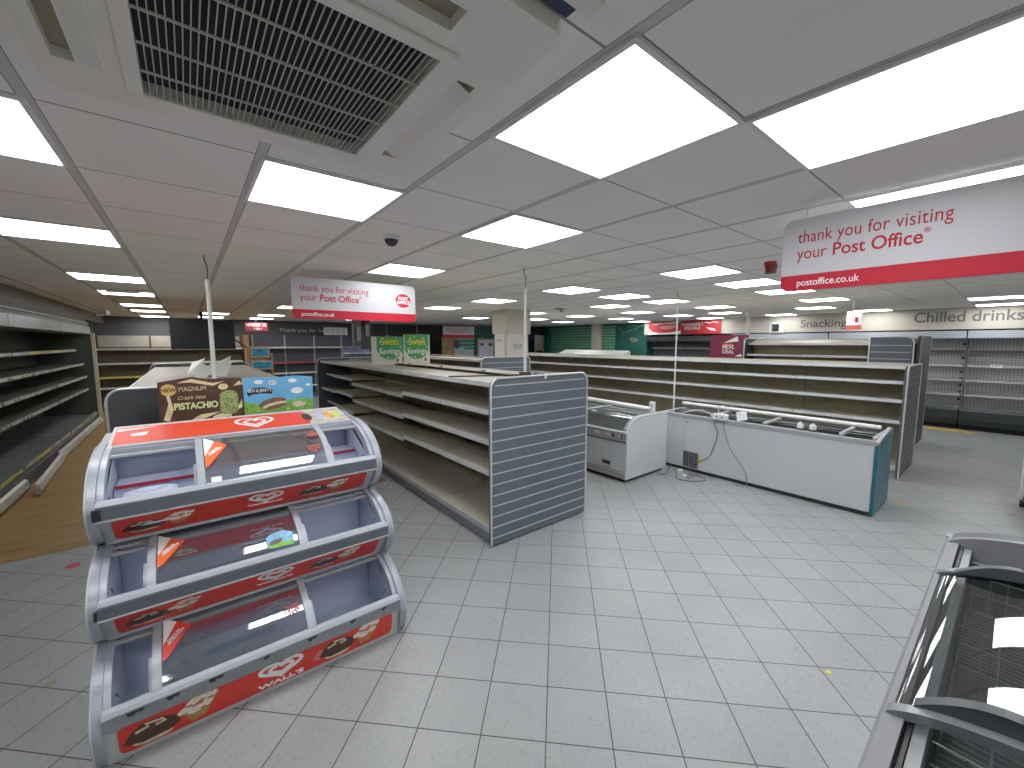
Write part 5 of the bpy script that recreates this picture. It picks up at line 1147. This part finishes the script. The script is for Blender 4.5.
m.tube([(6.85, -0.12, 1.05), (6.85, -0.60, 1.05)], 0.014, 8); m.build('upright_frame', LGREY, t)
MB().box(6.35, 7.2, -0.62, -0.17, 0.14, 0.17).build('platform', LGREY, t, bevel=0.01)
for x, y in ((6.45, -0.18), (7.1, -0.14), (6.45, -0.58), (7.1, -0.58)):
    w = MB().tube([(x, y - 0.018, 0.055), (x, y + 0.018, 0.055)], 0.055, 16).build('castor', BLACK, t); MB().box(x - 0.02, x + 0.02, y - 0.025, y + 0.025, 0.07, 0.14).build('castor_fork', MGREY, w)

# ------------------------------------------------------------------ person far away behind the counter
def person():
    px, py_ = 11.80, 12.88; f_ = Vector((-0.62, -0.78, 0)); s_ = Vector((0.78, -0.62, 0))
    P = lambda a, b, z: (px + s_.x*a + f_.x*b, py_ + s_.y*a + f_.y*b, z)
    V = [P(0, 0, 0.98), P(0, 0, 1.15), P(0, 0, 1.38), P(0, 0.0, 1.50), P(0, 0.01, 1.60), P(0, 0.02, 1.72), P(0, 0.0, 1.80)]
    Rr = [(0.15, 0.11), (0.14, 0.10), (0.17, 0.11), (0.06, 0.06), (0.065, 0.07), (0.082, 0.095), (0.05, 0.06)]
    E = [(0, 1), (1, 2), (2, 3), (3, 4), (4, 5), (5, 6)]
    def chain(root, pts):
        last = root
        for p_, r in pts: V.append(p_); Rr.append((r, r)); E.append((last, len(V)-1)); last = len(V)-1
        return last
    for s in (-1, 1):
        chain(0, [(P(s*0.10, 0, 0.90), 0.09), (P(s*0.11, 0.02, 0.48), 0.06), (P(s*0.11, 0.0, 0.08), 0.045), (P(s*0.12, 0.14, 0.035), 0.035)])
        w = chain(2, [(P(s*0.19, 0, 1.40), 0.06), (P(s*0.24, 0.04, 1.18), 0.045), (P(s*0.18, 0.24, 1.08), 0.035), (P(s*0.16, 0.34, 1.17), 0.028)])
        for k in range(5):
            u = (k - 2)*0.018; l = (0.05, 0.08, 0.09, 0.085, 0.065)[k]
            chain(w, [(P(s*0.16 + u, 0.34 + l*0.5, 1.175), 0.009), (P(s*0.16 + u*1.2, 0.34 + l, 1.16), 0.008)])
    me = bpy.data.meshes.new('person'); me.from_pydata(V, E, []); me.materials.append(mat('skin', (0.55, 0.34, 0.25), 0.55))
    o = bpy.data.objects.new('person', me); C.objects.link(o)
    sk = o.modifiers.new('skin', 'SKIN'); sub = o.modifiers.new('sub', 'SUBSURF'); sub.levels = sub.render_levels = 1
    for i, v in enumerate(me.skin_vertices[0].data): v.radius = Rr[i]; v.use_root = (i == 0)
    tag(o, 'grey-haired person in dark clothing standing behind the far counter', 'person')
    m = MB(); c = Vector(P(0, -0.008, 1.745)); m.dome((c.x, c.y, 1.742), 0.092, 0.088); m.build('hair', mat('hair_grey', (0.40, 0.38, 0.36), 0.8), o)
    # clothing
    m = MB(); n = 16; rings = [(0.95, 0.19, 0.14), (1.15, 0.18, 0.13), (1.36, 0.22, 0.145), (1.45, 0.17, 0.12), (1.50, 0.08, 0.08)]
    vs = [P(a*math.cos(2*PI*k/n), b*math.sin(2*PI*k/n), z) for z, a, b in rings for k in range(n)]
    m.add(vs, [(j*n+k, j*n+(k+1) % n, (j+1)*n+(k+1) % n, (j+1)*n+k) for j in range(len(rings)-1) for k in range(n)], True)
    for s in (-1, 1): m.tube([P(s*0.18, 0, 1.42), P(s*0.22, 0, 1.36), P(s*0.245, 0.04, 1.18), P(s*0.19, 0.20, 1.09)], [0.07, 0.072, 0.058, 0.05], 10)
    m.build('jumper', mat('jumper_black', (0.02, 0.02, 0.025), 0.8), o)
    m = MB()
    for s in (-1, 1): m.tube([P(s*0.09, 0, 1.0), P(s*0.105, 0, 0.88), P(s*0.11, 0.02, 0.48), P(s*0.11, 0, 0.08)], [0.12, 0.105, 0.075, 0.06], 12)
    m.build('trousers', mat('trousers_dark', (0.03, 0.03, 0.04), 0.8), o)
    m = MB()
    for s in (-1, 1): m.ell(0, 0, 0.001, 0.001); m.tube([P(s*0.03, 0.100, 1.715), P(s*0.03, 0.106, 1.715)], 0.010, 8)
    m.tube([P(-0.022, 0.098, 1.665), P(0.022, 0.098, 1.665)], 0.006, 6); m.build('face_feature', mat('feature_dark', (0.10, 0.04, 0.035), 0.5), o)
    m = MB(); m.tube([P(0, 0.100, 1.715), P(0, 0.122, 1.69), P(0, 0.102, 1.68)], [0.008, 0.013, 0.010], 8)
    for s in (-1, 1): m.tube([P(s*0.082, 0.0, 1.73), P(s*0.09, 0.0, 1.70), P(s*0.083, 0.0, 1.675)], [0.010, 0.014, 0.008], 8)
    m.build('nose_and_ears', mat('skin', (0, 0, 0)), o)
person()

# ------------------------------------------------------------------ camera and rendering look
cam = bpy.data.cameras.new('camera'); co = bpy.data.objects.new('camera', cam); C.objects.link(co)
cam.sensor_fit = 'HORIZONTAL'; cam.sensor_width = 36.0; cam.lens = 405.0/1024*36.0; cam.clip_start = 0.02; cam.clip_end = 100
yaw = 0.6737575; pitch = 0.1008908
fwd = Vector((math.sin(yaw)*math.cos(pitch), math.cos(yaw)*math.cos(pitch), -math.sin(pitch)))
right = Vector((math.cos(yaw), -math.sin(yaw), 0)); up = right.cross(fwd)
co.matrix_world = Matrix(((right.x, up.x, -fwd.x, 0), (right.y, up.y, -fwd.y, 0), (right.z, up.z, -fwd.z, 1.8), (0, 0, 0, 1)))
bpy.context.scene.camera = co
w = bpy.data.worlds.new('world'); bpy.context.scene.world = w; w.use_nodes = True
w.node_tree.nodes['Background'].inputs[0].default_value = (0.6, 0.6, 0.62, 1); w.node_tree.nodes['Background'].inputs[1].default_value = 0.3
sc = bpy.context.scene
sc.view_settings.view_transform = 'Standard'; sc.view_settings.look = 'None'; sc.view_settings.exposure = -0.12; sc.view_settings.gamma = 1.10
sc.cycles.max_bounces = 8; sc.cycles.diffuse_bounces = 5; sc.cycles.transparent_max_bounces = 12
